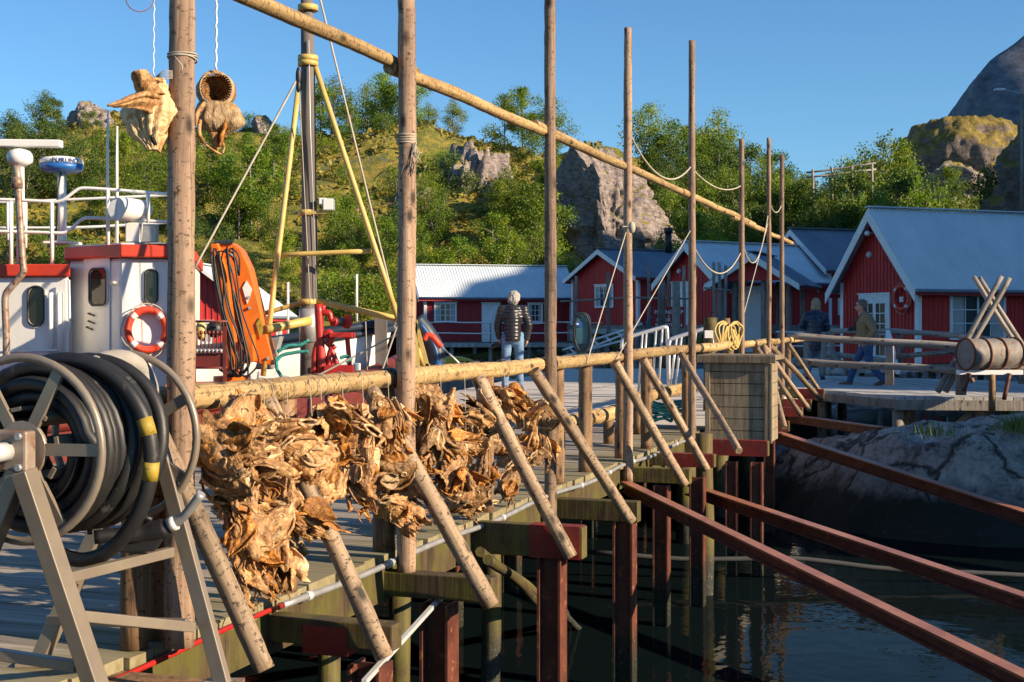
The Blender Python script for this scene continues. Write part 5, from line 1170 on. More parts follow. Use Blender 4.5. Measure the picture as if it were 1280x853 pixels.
for px, y, t, lab in ((192, 95, 0, 'left of'), (270, 88, 0, 'right of')):
    a = pE(px+1, -60, t); c = pE(px, y, t); b = MB(); n = 24
    b.tube([a+(c-a)*i/n+Vector((math.sin(i*2.4)*.0025, 0, 0)) for i in range(n+1)], .0042 if px > 200 else .0022, 6)
    tag(b.build('cord', M['lifebuoy_band']), f'white cord holding the fish head {lab} the nearest tall pole', 'cord')
b = MB(); b.tube([pE(157,-30,0)]+[pE(175+18*math.cos(a), -3+18*math.sin(a)*1.0, 0) for a in np.linspace(math.pi, 0, 9)]+[pE(196,-30,0)], .0018, 5); tag(b.build('wire', M['rust']), 'thin brown wire loop at the top edge left of the nearest pole', 'wire')
# an overhead log out of frame from which they hang
s1, s2 = s_of(120, 0), s_of(330, 0)
log('overhead_log', E(s1-.5, -.02, 2.66), E(s2, -.02, 2.66), .035, .035, M['rail'], rack)

# ================= hose reel
Cn = P(28, 562, 3.9); axd = Vector((.30, .954, .0)).normalized(); Cf = Cn+axd*.52; xr = Vector((axd.y, -axd.x, 0)); R_ = .272
reel = thing('hose_reel', 'beige steel hose reel with thick black hose on an A-frame stand', 'hose reel', (Cn.x, Cn.y, 0))
def ring(name, c, R, r, mat, parent, n=48): b = MB(); b.tube(arc(c, xr, Z, R, 0, 2*math.pi*(n-1)/n, n-1), r, 10, closed=True); return b.build(name, M[mat], parent)
for c, o_ in ((Cn, -1), (Cf, 1)):
    rg = ring('rim', c, R_, .013, 'beige_steel', reel)
    for k in range(6):
        a = k*math.pi/3+(.02 if o_ < 0 else .5); p = c+xr*math.cos(a)*R_*.97+Z*math.sin(a)*R_*.97; p0 = c+xr*math.cos(a)*.05+Z*math.sin(a)*.05
        b = MB(); b.bar(p0, p, .014, .036, axd.cross(p-p0).normalized()); b.build('spoke', M['beige_steel'], rg)
    b = MB(); b.tube([c-axd*.008*1, c+axd*.008], .085, 24); b.build('hub_plate', M['rusty_plate'], reel)
b = MB(); b.tube([Cn-axd*.03, Cf+axd*.03], .03, 16); b.build('axle', M['beige_steel'], reel)
b = MB(); b.cbox(Cn-axd*.045+Z*.0, .13, .05, .12, (xr, axd, Z)); b.build('bearing_block', M['rusty_plate'], reel, bevel=.008)
for dx, dz in ((-.045,.045), (.045,.045), (.045,-.045), (-.045,-.045)):
    b = MB(); c = Cn-axd*.07+xr*dx+Z*dz; b.tube([c, c-axd*.012], .011, 6); b.build('bolt', M['galv'], reel)
b = MB(); b.tube([Cn-axd*.07, Cn-axd*.14], .028, 16); b.build('shaft_end', M['galv_light'], reel)
for k in range(8):
    a = k*math.pi/4+.2; p = xr*math.cos(a)*.12+Z*math.sin(a)*.12; b = MB(); b.bar(Cn+p, Cf+p, .035, .012, p.normalized()); b.build('drum_slat', M['beige_steel'], reel)
# hose: a spiral of several layers
def hose():
    pts = []; rr = random.Random(2)
    for lay, (R, turns) in enumerate(((.155, 9), (.198, 9), (.238, 7))):
        n = turns*28
        for i in range(n):
            u = i/n; u2 = u if lay % 2 == 0 else 1-u; a = (i/28)*2*math.pi
            R2 = R+.010*mnoise.noise(Vector((i*.06, lay, 2)))
            pts.append(Cn+axd*(.04+.25*u2)+xr*math.cos(a)*R2+Z*math.sin(-a)*R2*(1.0)+axd*.006*math.sin(i*.3))
    # loose outer turn sagging below the drum and ending towards the gun
    c = Cn+axd*.10; a0 = -math.pi*.9
    b = MB(); b.tube(pts, .0222, 10); o = b.build('hose', M['black_rubber'], reel)
    lp = []
    for i in range(60):
        a = math.radians(150)-math.radians(305)*i/59; k = i/59
        RR = .26+.030*math.sin(math.pi*k); lp.append(Cn+axd*(.12+.08*k)+xr*(math.cos(a)*RR+.03+.03*k)+Z*(math.sin(a)*(RR+.06*(math.sin(a) < 0)*abs(math.sin(a)))-.015))
    b = MB(); b.tube(lp, .0235, 12); b.build('outer_hose', M['black_rubber'], reel)
    for i in (25, 30):
        b = MB(); b.tube(lp[i:i+3], .0246, 12); b.build('yellow_band', M['yellow_band'], reel)
    for k, off in enumerate((.17, .24, .31)):   # bulging turns at the right side
        lp2 = [Cn+axd*(off+.02*math.sin(a*2))+xr*(math.cos(a)*(.25+.006*k)+.012)+Z*math.sin(a)*(.25+.004*k) for a in np.linspace(0, 2*math.pi, 49)[:-1]]; b = MB(); b.tube(lp2, .0225, 10, closed=True); b.build('outer_hose', M['black_rubber'], reel)
    # worn grey elbow at the top of the far side
    g = [P(105, 470, 4.15), P(128, 452, 4.2), P(155, 450, 4.3), P(176, 462, 4.38), P(187, 488, 4.4), P(180, 515, 4.4), P(165, 535, 4.35)]
    sm = []
    for i in range(len(g)-1):
        for j in range(5): sm.append(g[i].lerp(g[i+1], j/5))
    sm.append(g[-1]); 
    for _ in range(3): sm = [sm[0]]+[(sm[i-1]+sm[i]*2+sm[i+1])/4 for i in range(1, len(sm)-1)]+[sm[-1]]
    b = MB(); b.tube(sm, [.036]*len(sm), 14, nz=.03, seed=1); b.build('grey_elbow', M['grey_hose'], reel)
hose()
def L3(px, y, Y): return P(px, y, Y)
# stand
apexN = Cn-axd*.02-Z*.02; 
def leg(p, q_, w=.055, h=.03, up=None): b = MB(); b.bar(p, q_, w, h, up or axd); b.build('leg', M['beige_steel'], reel, bevel=.003)
YN = 3.86; YF = 4.42
fN1 = Vector((P(133, 880, 3.80).x, 3.8, 0)); fN1 = P(137, 405+H*F/3.85, 3.85); fN0 = P(-95, 405+H*F/3.95, 3.95)
fF1 = P(279, 405+H*F/4.2, 4.2); fF0 = P(47, 405+H*F/4.46, 4.46)
aN = P(33, 588, 3.82); aF = P(186, 592, 4.42)
leg(aN+Vector((0,-.02,0)), fN1+Vector((0,-.02,0)), .05, .06); leg(P(25,590,3.84), fN0, .05, .05); leg(P(176, 470, 4.42), fF1, .05, .03); leg(P(168, 560, 4.44), fF0, .05, .045)
for a, c, w in ((P(85, 722, 3.85), P(214, 690, 4.27), .03), (P(100, 770, 3.86), P(241, 784, 4.2), .03), (P(-20, 815, 3.93), P(97, 833, 3.84), .03), (P(60, 775, 4.44), P(235, 780, 4.22), .022)):
    b = MB(); b.bar(a, c, w, .032); b.build('cross_member', M['beige_steel'], reel, bevel=.003)
for p in (fN1, fF0, fF1): b = MB(); b.cbox(p+Z*.006, .12, .09, .012); b.build('foot_plate', M['rusty_plate'], reel)
# fuel gun
gun = thing('fuel_nozzle', 'black fuel nozzle with steel spout hooked on the reel stand', 'nozzle', P(190, 700, 4.15))
b = MB(); b.tube(smooth([P(118, 672, 4.1), P(150, 668, 4.12), P(178, 668, 4.14), P(205, 662, 4.14), P(216, 655, 4.14)]), [.022]*5+[.03]*5+[.033]*4+[.022]*3, 12); b.build('gun_body', M['black'], gun)
b = MB(); b.prism([P(128, 678, 4.12), P(205, 672, 4.12), P(192, 690, 4.12), P(150, 692, 4.12)], Vector((0,.03,0))); b.build('gun_grip', M['black'], gun, bevel=.006)
b = MB(); b.tube(smooth([P(112, 668, 4.11), P(114, 645, 4.11), P(160, 640, 4.12), P(190, 650, 4.12)]), .008, 8); b.build('trigger_guard', M['black'], gun)
b = MB(); b.tube(smooth([P(214, 656, 4.13), P(228, 648, 4.12), P(238, 636, 4.11), P(252, 617, 4.1)]), [.017]*4+[.015]*9, 12); b.build('spout', M['galv'], gun)
b = MB(); b.tube([P(212, 657, 4.13), P(220, 653, 4.13)], .024, 12); b.build('collar', M['galv_light'], gun)
# ================= fishing boat moored along the left side of the pier
def pan(b, pts, th, nrm=None):      # thick panel from a polygon
    pts = [Vector(p) for p in pts]; n = (pts[1]-pts[0]).cross(pts[2]-pts[0]).normalized()
    if n.y < 0: n = -n
    b.prism(pts, n*th)
def rrect(c, ax, ay, w, h, r, n=5):
    out = []
    for qx, qy, a0 in ((1,1,0), (-1,1,math.pi/2), (-1,-1,math.pi), (1,-1,1.5*math.pi)):
        cc = c+ax*(w/2-r)*qx+ay*(h/2-r)*qy
        for i in range(n+1): a = a0+math.pi/2*i/n; out.append(cc+ax*r*math.cos(a)+ay*r*math.sin(a))
    return out
boat = thing('fishing_boat', 'white fishing boat with red roof edge, radars and lifebuoy moored by the pier', 'fishing boat', P(152, 560, 17))
def hull(name, parent, bow, d, L, Wd, z_top, z_bot, mat, sheer=.5, ins=.9, n=22, stern=.55):
    d = Vector(d).normalized(); x = Vector((d.y, -d.x, 0)); vs = []; k = 7
    for i in range(n+1):
        u = i/n; w = Wd/2*(math.sin(min(1, u*1.9)*math.pi/2)**.75)*(1-(1-stern)*max(0, (u-.6)/.4)**2); zt = z_top+sheer*(1-u)**2.4
        c = Vector(bow)-d*(L*u); 
        for sg in (-1, 1):
            for j in range(k):
                v = j/(k-1); ww = w*(1-(1-ins*.55)*v**2.2); q = c+x*sg*ww+d*(-.9*v*(1-u)**3); vs.append(Vector((q.x, q.y, zt+(z_bot-zt)*v)))
    fs = []; r = 2*k
    for i in range(n):
        for sg in (0, 1):
            for j in range(k-1):
                a = i*r+sg*k+j; fs.append((a, a+1, a+r+1, a+r) if sg == 0 else (a, a+r, a+r+1, a+1))
    fs.append(tuple([n*r+j for j in range(k)]+[n*r+k+j for j in range(k-1, -1, -1)]))
    o = add_mesh(name, vs, fs, M[mat], parent, None, smooth=True); s_ = o.modifiers.new('thick', 'SOLIDIFY'); s_.thickness = .06; s_.offset = -1
    rails = [[vs[i*r+sg*k]+Z*.02 for i in range(n+1)] for sg in (0, 1)]; return o, rails, vs
bowp = E(15.8, -7.0, 0)
ho, rails, _ = hull('hull', boat, bowp, D, 15.5, 4.7, .22, -2.0, 'dark_red', sheer=.9)
for rl in rails: b = MB(); b.tube(rl, .07, 8); b.build('gunwale', M['dark_red'], boat)
b = MB()
for rl in [rails[0], rails[1]]:
    b.tube([p-Z*.22 for p in rl], .045, 6)
b2 = [rails[0][i] for i in range(3, 23)]+[rails[1][i] for i in range(22, 2, -1)]
b = MB(); b.face([Vector((p.x, p.y, -.12)) for p in b2]); b.build('deck', M['dark_red'], boat)
pA, pB, pC, pD = (88, 17.7), (152, 17.0), (236, 17.25), (250, 21.5)
def wp(a, py): return P(a[0], py, a[1])
def wallz(z0, z1, pts, mat, name, parent, th=.06):
    b = MB()
    for i in range(len(pts)-1): a, c = pts[i], pts[i+1]; b.prism([Vector((a.x,a.y,z0)), Vector((c.x,c.y,z0)), Vector((c.x,c.y,z1)), Vector((a.x,a.y,z1))], Vector((0,th,0)))
    return b.build(name, mat, parent)
ground = lambda a: Vector(((a[0]-CX)/F*a[1], a[1], 0))
w0, w1, w2, w3 = ground(pA), ground(pB), ground(pC), ground(pD); w4 = ground((92, 21.5))
foot = [w0, w1, w2, w3, w4]
zt = H+(405-322)/F*17.0; zr = H+(405-306)/F*17.0
b = MB(); b.prism([Vector((p.x,p.y,-.12)) for p in foot], Z*(zt+.12)); b.build('wheelhouse', M['white'], boat, bevel=.05)
cen = sum(foot, Vector())/5
b = MB(); b.prism([Vector((p.x,p.y,zt))+(p-cen).normalized()*.13 for p in foot], Z*(zr-zt)); b.build('roof_band', M['orange_red'], boat, bevel=.02)
b = MB(); b.prism([Vector((p.x,p.y,zr-.01))+(p-cen).normalized()*.05 for p in foot], Z*.03); b.build('roof_top', M['white'], boat)
# lower aft cabin
l0, l1 = ground((-60, 17.0)), ground((86, 16.9)); l2, l3 = ground((90, 19.6)), ground((-60, 19.8)); zl = H+(405-346)/F*17; zl2 = H+(405-331)/F*17
b = MB(); b.prism([Vector((p.x,p.y,-.12)) for p in (l0,l1,l2,l3)], Z*(zl+.12)); b.build('aft_cabin', M['white'], boat, bevel=.04)
b = MB(); b.prism([Vector((p.x,p.y,zl)) for p in (l0+Vector((0,-.08,0)),l1+Vector((.04,-.08,0)),l2,l3)], Z*(zl2-zl)); b.build('aft_roof_band', M['orange_red'], boat, bevel=.015)
def port(c, ax, nrm, w, h, r, name='window', mat='glass_dark', fr=.035):
    ax = ax.normalized(); nrm = nrm.normalized(); f = MB(); o_ = rrect(c, ax, Z, w+2*fr, h+2*fr, r+fr); i_ = rrect(c, ax, Z, w, h, r); n = len(o_)
    for i in range(n):
        j = (i+1) % n
        f.face([o_[i]+nrm*.02, o_[j]+nrm*.02, i_[j]+nrm*.02, i_[i]+nrm*.02]); f.face([o_[i]-nrm*.01, o_[j]-nrm*.01, o_[j]+nrm*.02, o_[i]+nrm*.02]); f.face([i_[i]+nrm*.02, i_[j]+nrm*.02, i_[j]+nrm*.001, i_[i]+nrm*.001])
    fo = f.build(name, M['galv_light' if mat != 'black' else 'black'], boat); g = MB(); g.prism([p+nrm*.004 for p in rrect(c, ax, Z, w*1.01, h*1.01, r)], nrm*.004); g.build('pane', M[mat], fo)
    s = MB(); s.tube([p+nrm*.02 for p in rrect(c, ax, Z, w+fr*.6, h+fr*.6, r)], .014, 6, closed=True); s.build('rubber_seal', M['black'], fo)
def onwall(a, c, px, py, off):      # point on the wall line a-c below picture column px
    p = (px-CX)/F; dd = c-a; t = (p*a.y-a.x)/(dd.x-p*dd.y); q = a+dd*t; n = Vector((dd.y, -dd.x, 0)).normalized()
    if n.y > 0: n = -n
    q = q+n*off; return Vector((q.x, q.y, H-(py-HY)/F*q.y)), dd.normalized(), n
c, ax, n = onwall(w0, w1, 125.5, 359, .024); port(c, ax, n, .35, .46, .09)
c, ax, n = onwall(w1, w2, 189, 358.5, .0); port(c, ax, n, .14, .42, .07)
c, ax, n = onwall(l0, l1, 45.5, 383, .0); port(c, ax, n, .19, .48, .09)
# door leaf on the left wall
c, ax, n = onwall(w0, w1, 122, 392, .0); b = MB(); b.prism([p+n*.001 for p in rrect(c, ax, Z, .58, 1.62, .06)], n*.02); b.build('door', M['white'], boat, bevel=.008)
for k, (dx, dz) in enumerate(((-.16, -.02), (-.16, -.12), (-.2, -.2))):
    b = MB(); q = c+ax*(dx+.02)+n*.05+Z*(dz+.02); b.tube([q-n*.03, q, q+ax*.14-Z*.03], .011, 6); b.build('door_handle', M['black'], boat)
q, ax, n = onwall(w0, w1, 148, 354, .03); b = MB(); b.tube([q, q+n*.08], .03, 10); b.build('deck_light', M['galv'], boat)
for px in (66, 77): 
    a_, ax, n = onwall(l0, l1, px, 366, .06); c_, _, _ = onwall(l0, l1, px, 450, .06); b = MB(); b.tube([a_, c_], .035 if px == 77 else .03, 10); b.build('vertical_pipe', M['white'], boat)
b = MB(); a_, _, _ = onwall(l0, l1, 90, 350, .1); c_, _, _ = onwall(l0, l1, 92, 450, .1); b.tube([a_, c_], .018, 6); b.build('vertical_pipe', M['galv_light'], boat)
a_, ax, n = onwall(l0, l1, 0, 441, .12); c_, _, _ = onwall(l0, l1, 76, 438, .12); b = MB(); b.tube([a_, c_], .018, 6); b.build('hand_rail', M['galv_light'], boat)
c, ax, n = onwall(w1, w2, 183.5, 412.5, .09)
lifebuoy(c, .235, .06, (n.x, n.y, 0), 'orange lifebuoy with grey bands on the white wheelhouse wall', sy=1.1)
# roof rails
def pts(L, Y): return [P(x, y, Y) for x, y in L]
for L_, Y, r in (([(-20,249),(40,251),(70,253),(80,250),(96,237),(105,234.6),(211,243),(240,245)], 17.1, .022), ([(-20,289),(60,291),(80,292),(90,286),(102,274),(112,272),(211,278),(240,280)], 17.1, .022),
                 ([(-20,254),(80,250),(211,244),(240,243)], 20.5, .02), ([(-20,285),(100,285),(211,278),(240,277)], 20.5, .02)):
    b = MB(); b.tube(smooth(pts(L_, Y), 4, 2), r, 8); b.build('roof_rail', M['white'], boat)
for px, y0, y1, Y in ((14,252,334,17.1), (65,253,334,17.1), (135,236,308,17.1), (185,241,279,17.1), (146,240,307,19), (10,252,300,20.5), (32,252,310,20.5), (232,244,308,17.1)):
    b = MB(); b.tube([P(px,y1,Y), P(px,y0,Y)], .026, 8); b.build('stanchion', M['white'], boat)
for px, y0, Y in ((134.5, 138, 17.6), (146, 158, 17.9)):
    b = MB(); b.tube([P(px,307,Y), P(px,200,Y), P(px+.5,y0,Y)], [.024,.02,.012], 8); b.build('whip_antenna', M['white'], boat)
# exhaust
b = MB(); b.tube(smooth(pts([(21,207),(24,260),(28,325),(30,340),(22,350),(8,366),(6,375),(8,420),(8,455)], 16.7), 4, 1), .045, 12); b.build('exhaust_pipe', M['rusty_plate'], boat)
b = MB(); b.tube([P(21,222,16.7), P(22,236,16.7)], .07, 12); b.build('exhaust_clamp', M['rusty_plate'], boat)
# radar with open bar
b = MB(); b.tube([P(26,330,17.6), P(25,207,17.6)], .055, 12); b.build('radar_mast', M['white'], boat)
b = MB(); b.tube([P(25,y,17.6) for y in (208,203,196,190,186)], [.08,.16,.17,.15,.06], 16); b.build('radar_housing', M['white'], boat)
b = MB(); b.tube([P(25,187,17.6), P(25,182,17.6)], .05, 10); b.box(P(-22,183,17.5), P(75,184,17.5)-P(-22,183,17.5), Vector((0,.14,0)), Z*.10); b.build('radar_bar', M['white'], boat, bevel=.02)
b = MB(); b.tube([P(78,306,17.8), P(77,213,17.8)], .06, 12); b.cbox(P(78,304,17.8), .4, .4, .03); b.build('radar_mast', M['white'], boat)
b = MB(); b.tube([P(70,300,17.7), P(72,240,17.7), P(76,216,17.7)], .012, 6); b.build('radar_cable', M['black'], boat)
c = P(77, 206, 17.8); b = MB(); b.tube([c+Z*z for z in (.0,.05,.085,.105)], [.285,.28,.24,.12], 28); do = b.build('radar_dome', M['white'], boat)
b = MB(); b.tube([c-Z*.10, c-Z*.075, c-Z*.002], [.2,.27,.287], 28); b.build('dome_base', M['blue'], do)
for i, chs in enumerate('FURUNO'):      # lettering bent round the dome
    a = math.radians(-90-12+i*12+10); p = c+Vector((math.cos(a), math.sin(a), 0))*.290+Z*.028; text(chs, p, .085, (-math.sin(a), math.cos(a), 0), M['text_blue'], do)
# searchlight, boxes
b = MB(); b.tube([P(176,262,17.2)+Vector((.05,.05,0)), P(163,262,17.0), P(151,262,16.9)+Vector((-.02,-.1,0))], [.12,.145,.145], 18); sl2 = b.build('searchlight', M['white'], boat)
b = MB(); b.tube([P(148,262,16.82), P(147.5,262,16.80)], .13, 18); b.build('lamp_glass', M['galv_light'], sl2)
b = MB(); b.tube(pts([(176,258),(178,274),(176,300)], 17.1), .015, 6); b.tube(pts([(150,270),(158,280),(158,300)], 17.1), .015, 6); b.build('bracket', M['galv_light'], sl2)
b = MB(); b.cbox(P(167,291,17.1), .17, .15, .25); b.build('switch_box', M['white'], boat, bevel=.01); b = MB(); b.cbox(P(187,292,17.2), .20, .15, .23); b.build('switch_box', M['galv'], boat, bevel=.01)
b = MB(); b.box(P(158,305,17.0), Vector((.5,0,0)), Vector((0,.3,0)), Z*.02); b.build('box_shelf', M['galv'], boat)
# hatch / gear below the rail on the pier side
b = MB(); b.cbox(P(268, 498, 15.2), .95, .8, .35); b.build('deck_hatch', M['crane'], boat, bevel=.02)
b = MB(); b.cbox(P(255, 540, 14.6), 2.2, .5, .4); b.build('rubbing_box', M['dark_red'], boat, bevel=.02)
# ---------------- mast with yellow stays
mast = thing('boat_mast', 'grey steel boat mast with ochre tube stays and a deck lamp', 'mast', P(386, 520, 16.2)); YM = 16.2
b = MB(); b.tube([P(386,560,YM), P(386,440,YM), P(387,300,YM), P(385,90,YM), P(383,-20,YM)], [.115,.105,.095,.085,.07], 14); b.build('mast_tube', M['mast'], mast)
b = MB(); b.tube([P(386,428,YM), P(386,386,YM)], .118, 14); b.build('steel_sleeve', M['galv'], mast)
def yt(a, c, r=.035, Ya=YM, Yc=YM, n=4): b = MB(); b.tube([P(a[0],a[1],Ya).lerp(P(c[0],c[1],Yc), i/n) for i in range(n+1)], r, 9); return b.build('stay_tube', M['yellow_pole'], mast)
yt((375,95),(329,470),.034,YM,15.6); yt((393,80),(498,400),.034,YM,15.7); yt((346,319),(464,314),.03,15.9,15.9); yt((386,376),(330,392),.03); yt((396,376),(496,399),.04,YM,15.8); yt((332,412),(388,401),.055,15.6,16.0); yt((497,398),(534,462),.05,15.8,15.6)
for y in (10, 73, 79, 266, 377):
    b = MB(); b.tube([P(385,y+4,YM), P(385,y-3,YM)], .125 if y < 100 else .12, 14); b.build('clamp', M['yellow_pole'], mast)
b = MB(); b.cbox(P(411,256,YM-.1), .13, .12, .14); b.cbox(P(404,252,YM-.1), .1, .1, .08); b.build('deck_lamp', M['white'], mast, bevel=.01)
b = MB(); b.bar(P(386,266,YM-.1), P(410,266,YM-.1), .03, .03); b.build('lamp_bracket', M['yellow_pole'], mast)
b = MB(); b.ellip(P(373,96,YM-.2), .035, .03, .12); b.ellip(P(373,108,YM-.2), .03, .03, .08); b.build('pulley', M['black'], mast)
b = MB(); b.tube([P(386,50,YM-.1), P(388,160,YM-.12), P(396,375,YM-.1)], .006, 6); b.build('cable', M['galv_light'], mast)
def wire(a, c, Ya, Yc, r, lab, mat='rope_white', cat='rope', grp=None): return sagrope('rope', P(*a, Ya), P(*c, Yc), .0, r, M[mat], lab, cat, group=grp)
wire((371,100),(243,336),16,15.2,.013,'white rope slanting from the mast pulley down to the crane'); wire((368,104),(246,330),16,15.3,.009,'thinner white rope beside the slanting mast rope')
wire((398,-10),(494,385),16.4,16,.014,'long white line from mast top down right to the second pole'); wire((374,110),(388,385),16,16,.006,'thin wire hanging beside the boat mast')
wire((345,497),(492,420),14.8,14.8,.012,'white mooring rope stretched in front of the winch'); wire((492,420),(500,418),14.8,14.6,.02,'knotted end of the mooring rope by the second pole')
wire((500,397),(476,468),14.6,14.6,.011,'white line dropping from ochre stay to the rail'); wire((457,402),(459,463),17,17,.007,'thin line hanging before the white boat bow')
# ---------------- crane
cr = thing('deck_crane', 'folded orange deck crane with black hydraulic hoses', 'crane', P(300, 520, 15.6)); YC = 15.6
b = MB(); b.prism(pts([(262,305),(290,303),(301,312),(312,335),(343,456),(330,457),(316,452),(296,395),(284,345),(264,330)], YC), Vector((0,.30,0))); b.build('boom', M['crane'], cr, bevel=.015)
b = MB(); b.prism(pts([(263,306),(272,304),(284,345),(296,440),(290,475),(284,475),(276,400),(266,345)], YC-.12), Vector((0,.12,0))); b.build('side_arm', M['crane'], cr, bevel=.01)
b = MB(); b.prism(pts([(284,340),(296,345),(300,470),(285,470)], YC+.1), Vector((0,.25,0))); b.build('column', M['crane'], cr, bevel=.01)
b = MB(); b.tube(pts([(290,470),(292,560)], YC+.2), .22, 14); b.build('pedestal', M['crane'], cr)
b = MB(); b.prism(pts([(300,425),(316,418),(318,452),(300,456)], YC-.15), Vector((0,.2,0))); b.build('knuckle', M['crane'], cr, bevel=.01)
for q_ in ([(303,360),(308,351),(315,362),(309,380)], ): b = MB(); b.prism(pts(q_, YC-.02), Vector((0,.015,0))); b.build('white_plate', M['white'], cr)
b = MB(); b.prism(pts([(320,405),(325,397),(329,413),(325,424)], YC-.02), Vector((0,.015,0))); b.build('yellow_plate', M['yellow_band'], cr)
r_ = random.Random(8)
for k in range(11):
    x0 = 264+r_.uniform(-2,6)+k*2.2; L_ = [(x0, 312+r_.uniform(-4,6)), (x0+5+r_.uniform(-3,6), 350), (x0+12+r_.uniform(-4,4), 385), (x0+22+r_.uniform(-6,6), 425), (x0+28+r_.uniform(-8,8), 455), (x0+20+r_.uniform(-10,10), 475), (x0+10, 462)]
    b = MB(); b.tube(smooth(pts(L_, YC-.2-.03*k/11), 5, 4), .011, 6); b.build('hydraulic_hose', M['black'], cr)
for k in range(3):
    b = MB(); b.tube(smooth([P(268+k*8, 330, YC-.18), P(272+k*7, 312-2*k, YC-.22), P(290+k*5, 318, YC-.22), P(299, 345, YC-.2)], 5, 4), .010, 6); b.build('hydraulic_hose', M['black'], cr)
for k in range(5): b = MB(); b.tube([P(269+k*5, 306-k*.4, YC-.03), P(271+k*5, 302-k*.3, YC+.3)], .018, 8); b.build('pin', M['black'], cr)
for (x,y) in ((290,318),(312,385),(335,448),(311,372)): b = MB(); b.tube([P(x,y,YC-.03), P(x,y,YC+.02)], .02, 8); b.build('bolt', M['galv'], cr)
# valve stand left of the crane
vs_ = thing('valve_stand', 'dark red hydraulic valve stand with a row of levers beside the crane', 'valve stand', P(262, 540, 15.3)); YV = 15.3
b = MB(); b.cbox(P(262,451,YV), .40, .2, .17); b.build('valve_block', M['dark_red'], vs_, bevel=.01)
for px in (243, 281): b = MB(); b.bar(P(px,408,YV-.1), P(px,520,YV-.1), .035, .035, Vector((0,1,0))); b.build('frame_post', M['dark_red'], vs_)
for y in (402, 460): b = MB(); b.tube([P(240,y,YV-.1), P(284,y,YV-.1)], .015, 6); b.build('frame_bar', M['dark_red'], vs_)
for k in range(7): x = 246+k*5; b = MB(); b.tube([P(x,444,YV-.08), P(x+.5,418,YV-.12)], .009, 6); b.ellip(P(x+.5,416,YV-.12), .02, .02, .025); b.build('lever', M['dark_red'], vs_); b = MB(); b.tube([P(x,441,YV-.12), P(x,437,YV-.14)], .02, 8); b.build('fitting', M['galv'], vs_)
b = MB(); b.ellip(P(251,413,YV), .06, .06, .12); b.build('yellow_glove', M['rope_yellow'], vs_)
b = MB(); b.ellip(P(268,412,YV+.05), .1, .08, .1); b.build('rope_bundle', M['black'], vs_)
# ---------------- red winch gear at the mast foot
wi = thing('winch', 'bright red winch gear with pipes and drum at the mast foot', 'winch', P(410, 520, 15.4)); YW = 15.4
def wt(L_, r, nm_='pipe', Y=YW, mat='winch_red'): b = MB(); b.tube(smooth(pts(L_, Y), 4, 2), r, 8); b.build(nm_, M[mat], wi)
wt([(398,380),(400,420),(402,470)], .05); wt([(404,382),(402,392),(412,390),(414,402),(420,400)], .035); wt([(408,418),(415,440),(422,455),(418,475)], .03)
wt([(392,470),(393,440),(398,425),(404,440),(405,475)], .035); wt([(404,420),(412,414),(416,424),(408,432)], .04); wt([(411,470),(411,440),(419,432)], .03)
b = MB(); b.tube([P(417,402,YW), P(433,403,YW+.1)], .05, 12); b.build('drum', M['mast'], wi)
for px, r in ((417, .06), (434, .085)): b = MB(); b.tube([P(px-1,402,YW), P(px+1.5,402.5,YW+.02)], r, 18); b.build('drum_flange', M['winch_red'], wi)
b = MB(); b.cbox(P(428,419,YW), .27, .3, .06); b.build('winch_top', M['winch_red'], wi, bevel=.01); b = MB(); b.bar(P(434,421,YW), P(438,468,YW), .05, .05, Vector((0,1,0))); b.build('winch_leg', M['winch_red'], wi)
b = MB(); b.cbox(P(425,463,YW), .35, .25, .12); b.build('winch_base', M['winch_red'], wi, bevel=.01); b = MB(); b.cbox(P(446,459,YW), .08, .1, .09); b.build('white_cap', M['white'], wi, bevel=.01)
for k in range(5): wt([(390+k*6, 470), (391+k*6+2*math.sin(k), 450+3*k), (395+k*6, 437+4*(k%3))], .018)
for k, L_ in enumerate(([(347,440),(360,432),(375,432),(386,425)], [(345,452),(352,444),(372,440),(386,440)], [(345,447),(346,462),(352,471)], [(425,448),(432,445),(440,449),(432,452)])):
    b = MB(); b.tube(smooth(pts(L_, 15.0), 6, 2), .02, 8, nz=.15, seed=k); b.build('green_rope', M['rope_green'], wi)
# white boat bow behind
sb = thing('wooden_boat', 'white boat with dark navy gunwale and high bow behind the winch', 'boat', P(430, 530, 18.5))
bp = P(492, 398, 18.2); ho, rl, vv = hull('hull', sb, Vector((bp.x, bp.y, 0)), (1.0, -.25, 0), 6.0, 2.4, .62, -2.0, 'white', sheer=.55)
for q_ in rl: b = MB(); b.tube(q_, .06, 8); b.build('gunwale', M['navy'], sb); b = MB(); b.tube([p-Z*.1 for p in q_], .045, 8); b.build('rub_strake', M['navy'], sb)
b = MB(); b.bar(P(476,396,17.9), P(478,520,18.0), .16, .12, Vector((0,1,0))); b.build('stem_post', M['mast'], sb)
b = MB(); b.face([Vector((p.x,p.y,.35)) for p in rl[0][2:]]+[Vector((p.x,p.y,.35)) for p in rl[1][2:][::-1]]); b.build('deck', M['mast'], sb)
for (x, y0, y1) in ((446, 343, 402), (360, 353, 425)): b = MB(); b.tube([P(x,y1,18.5), P(x,y0,18.5)], .018, 6); b.build('pole', M['white'], sb)
for k in range(4): b = MB(); b.tube([P(338, 428+k*6, 18), P(395, 410+k*6, 18)], .015, 6); b.build('line', M['rope_white'], sb)
b = MB(); b.prism(pts([(330,425),(352,420),(340,462),(318,462)], 16.6), Vector((0,.2,0))); tag(b.build('tarpaulin', M['galv'], None, None, bevel=.02), 'grey tarpaulin edge right of the orange crane', 'tarpaulin')
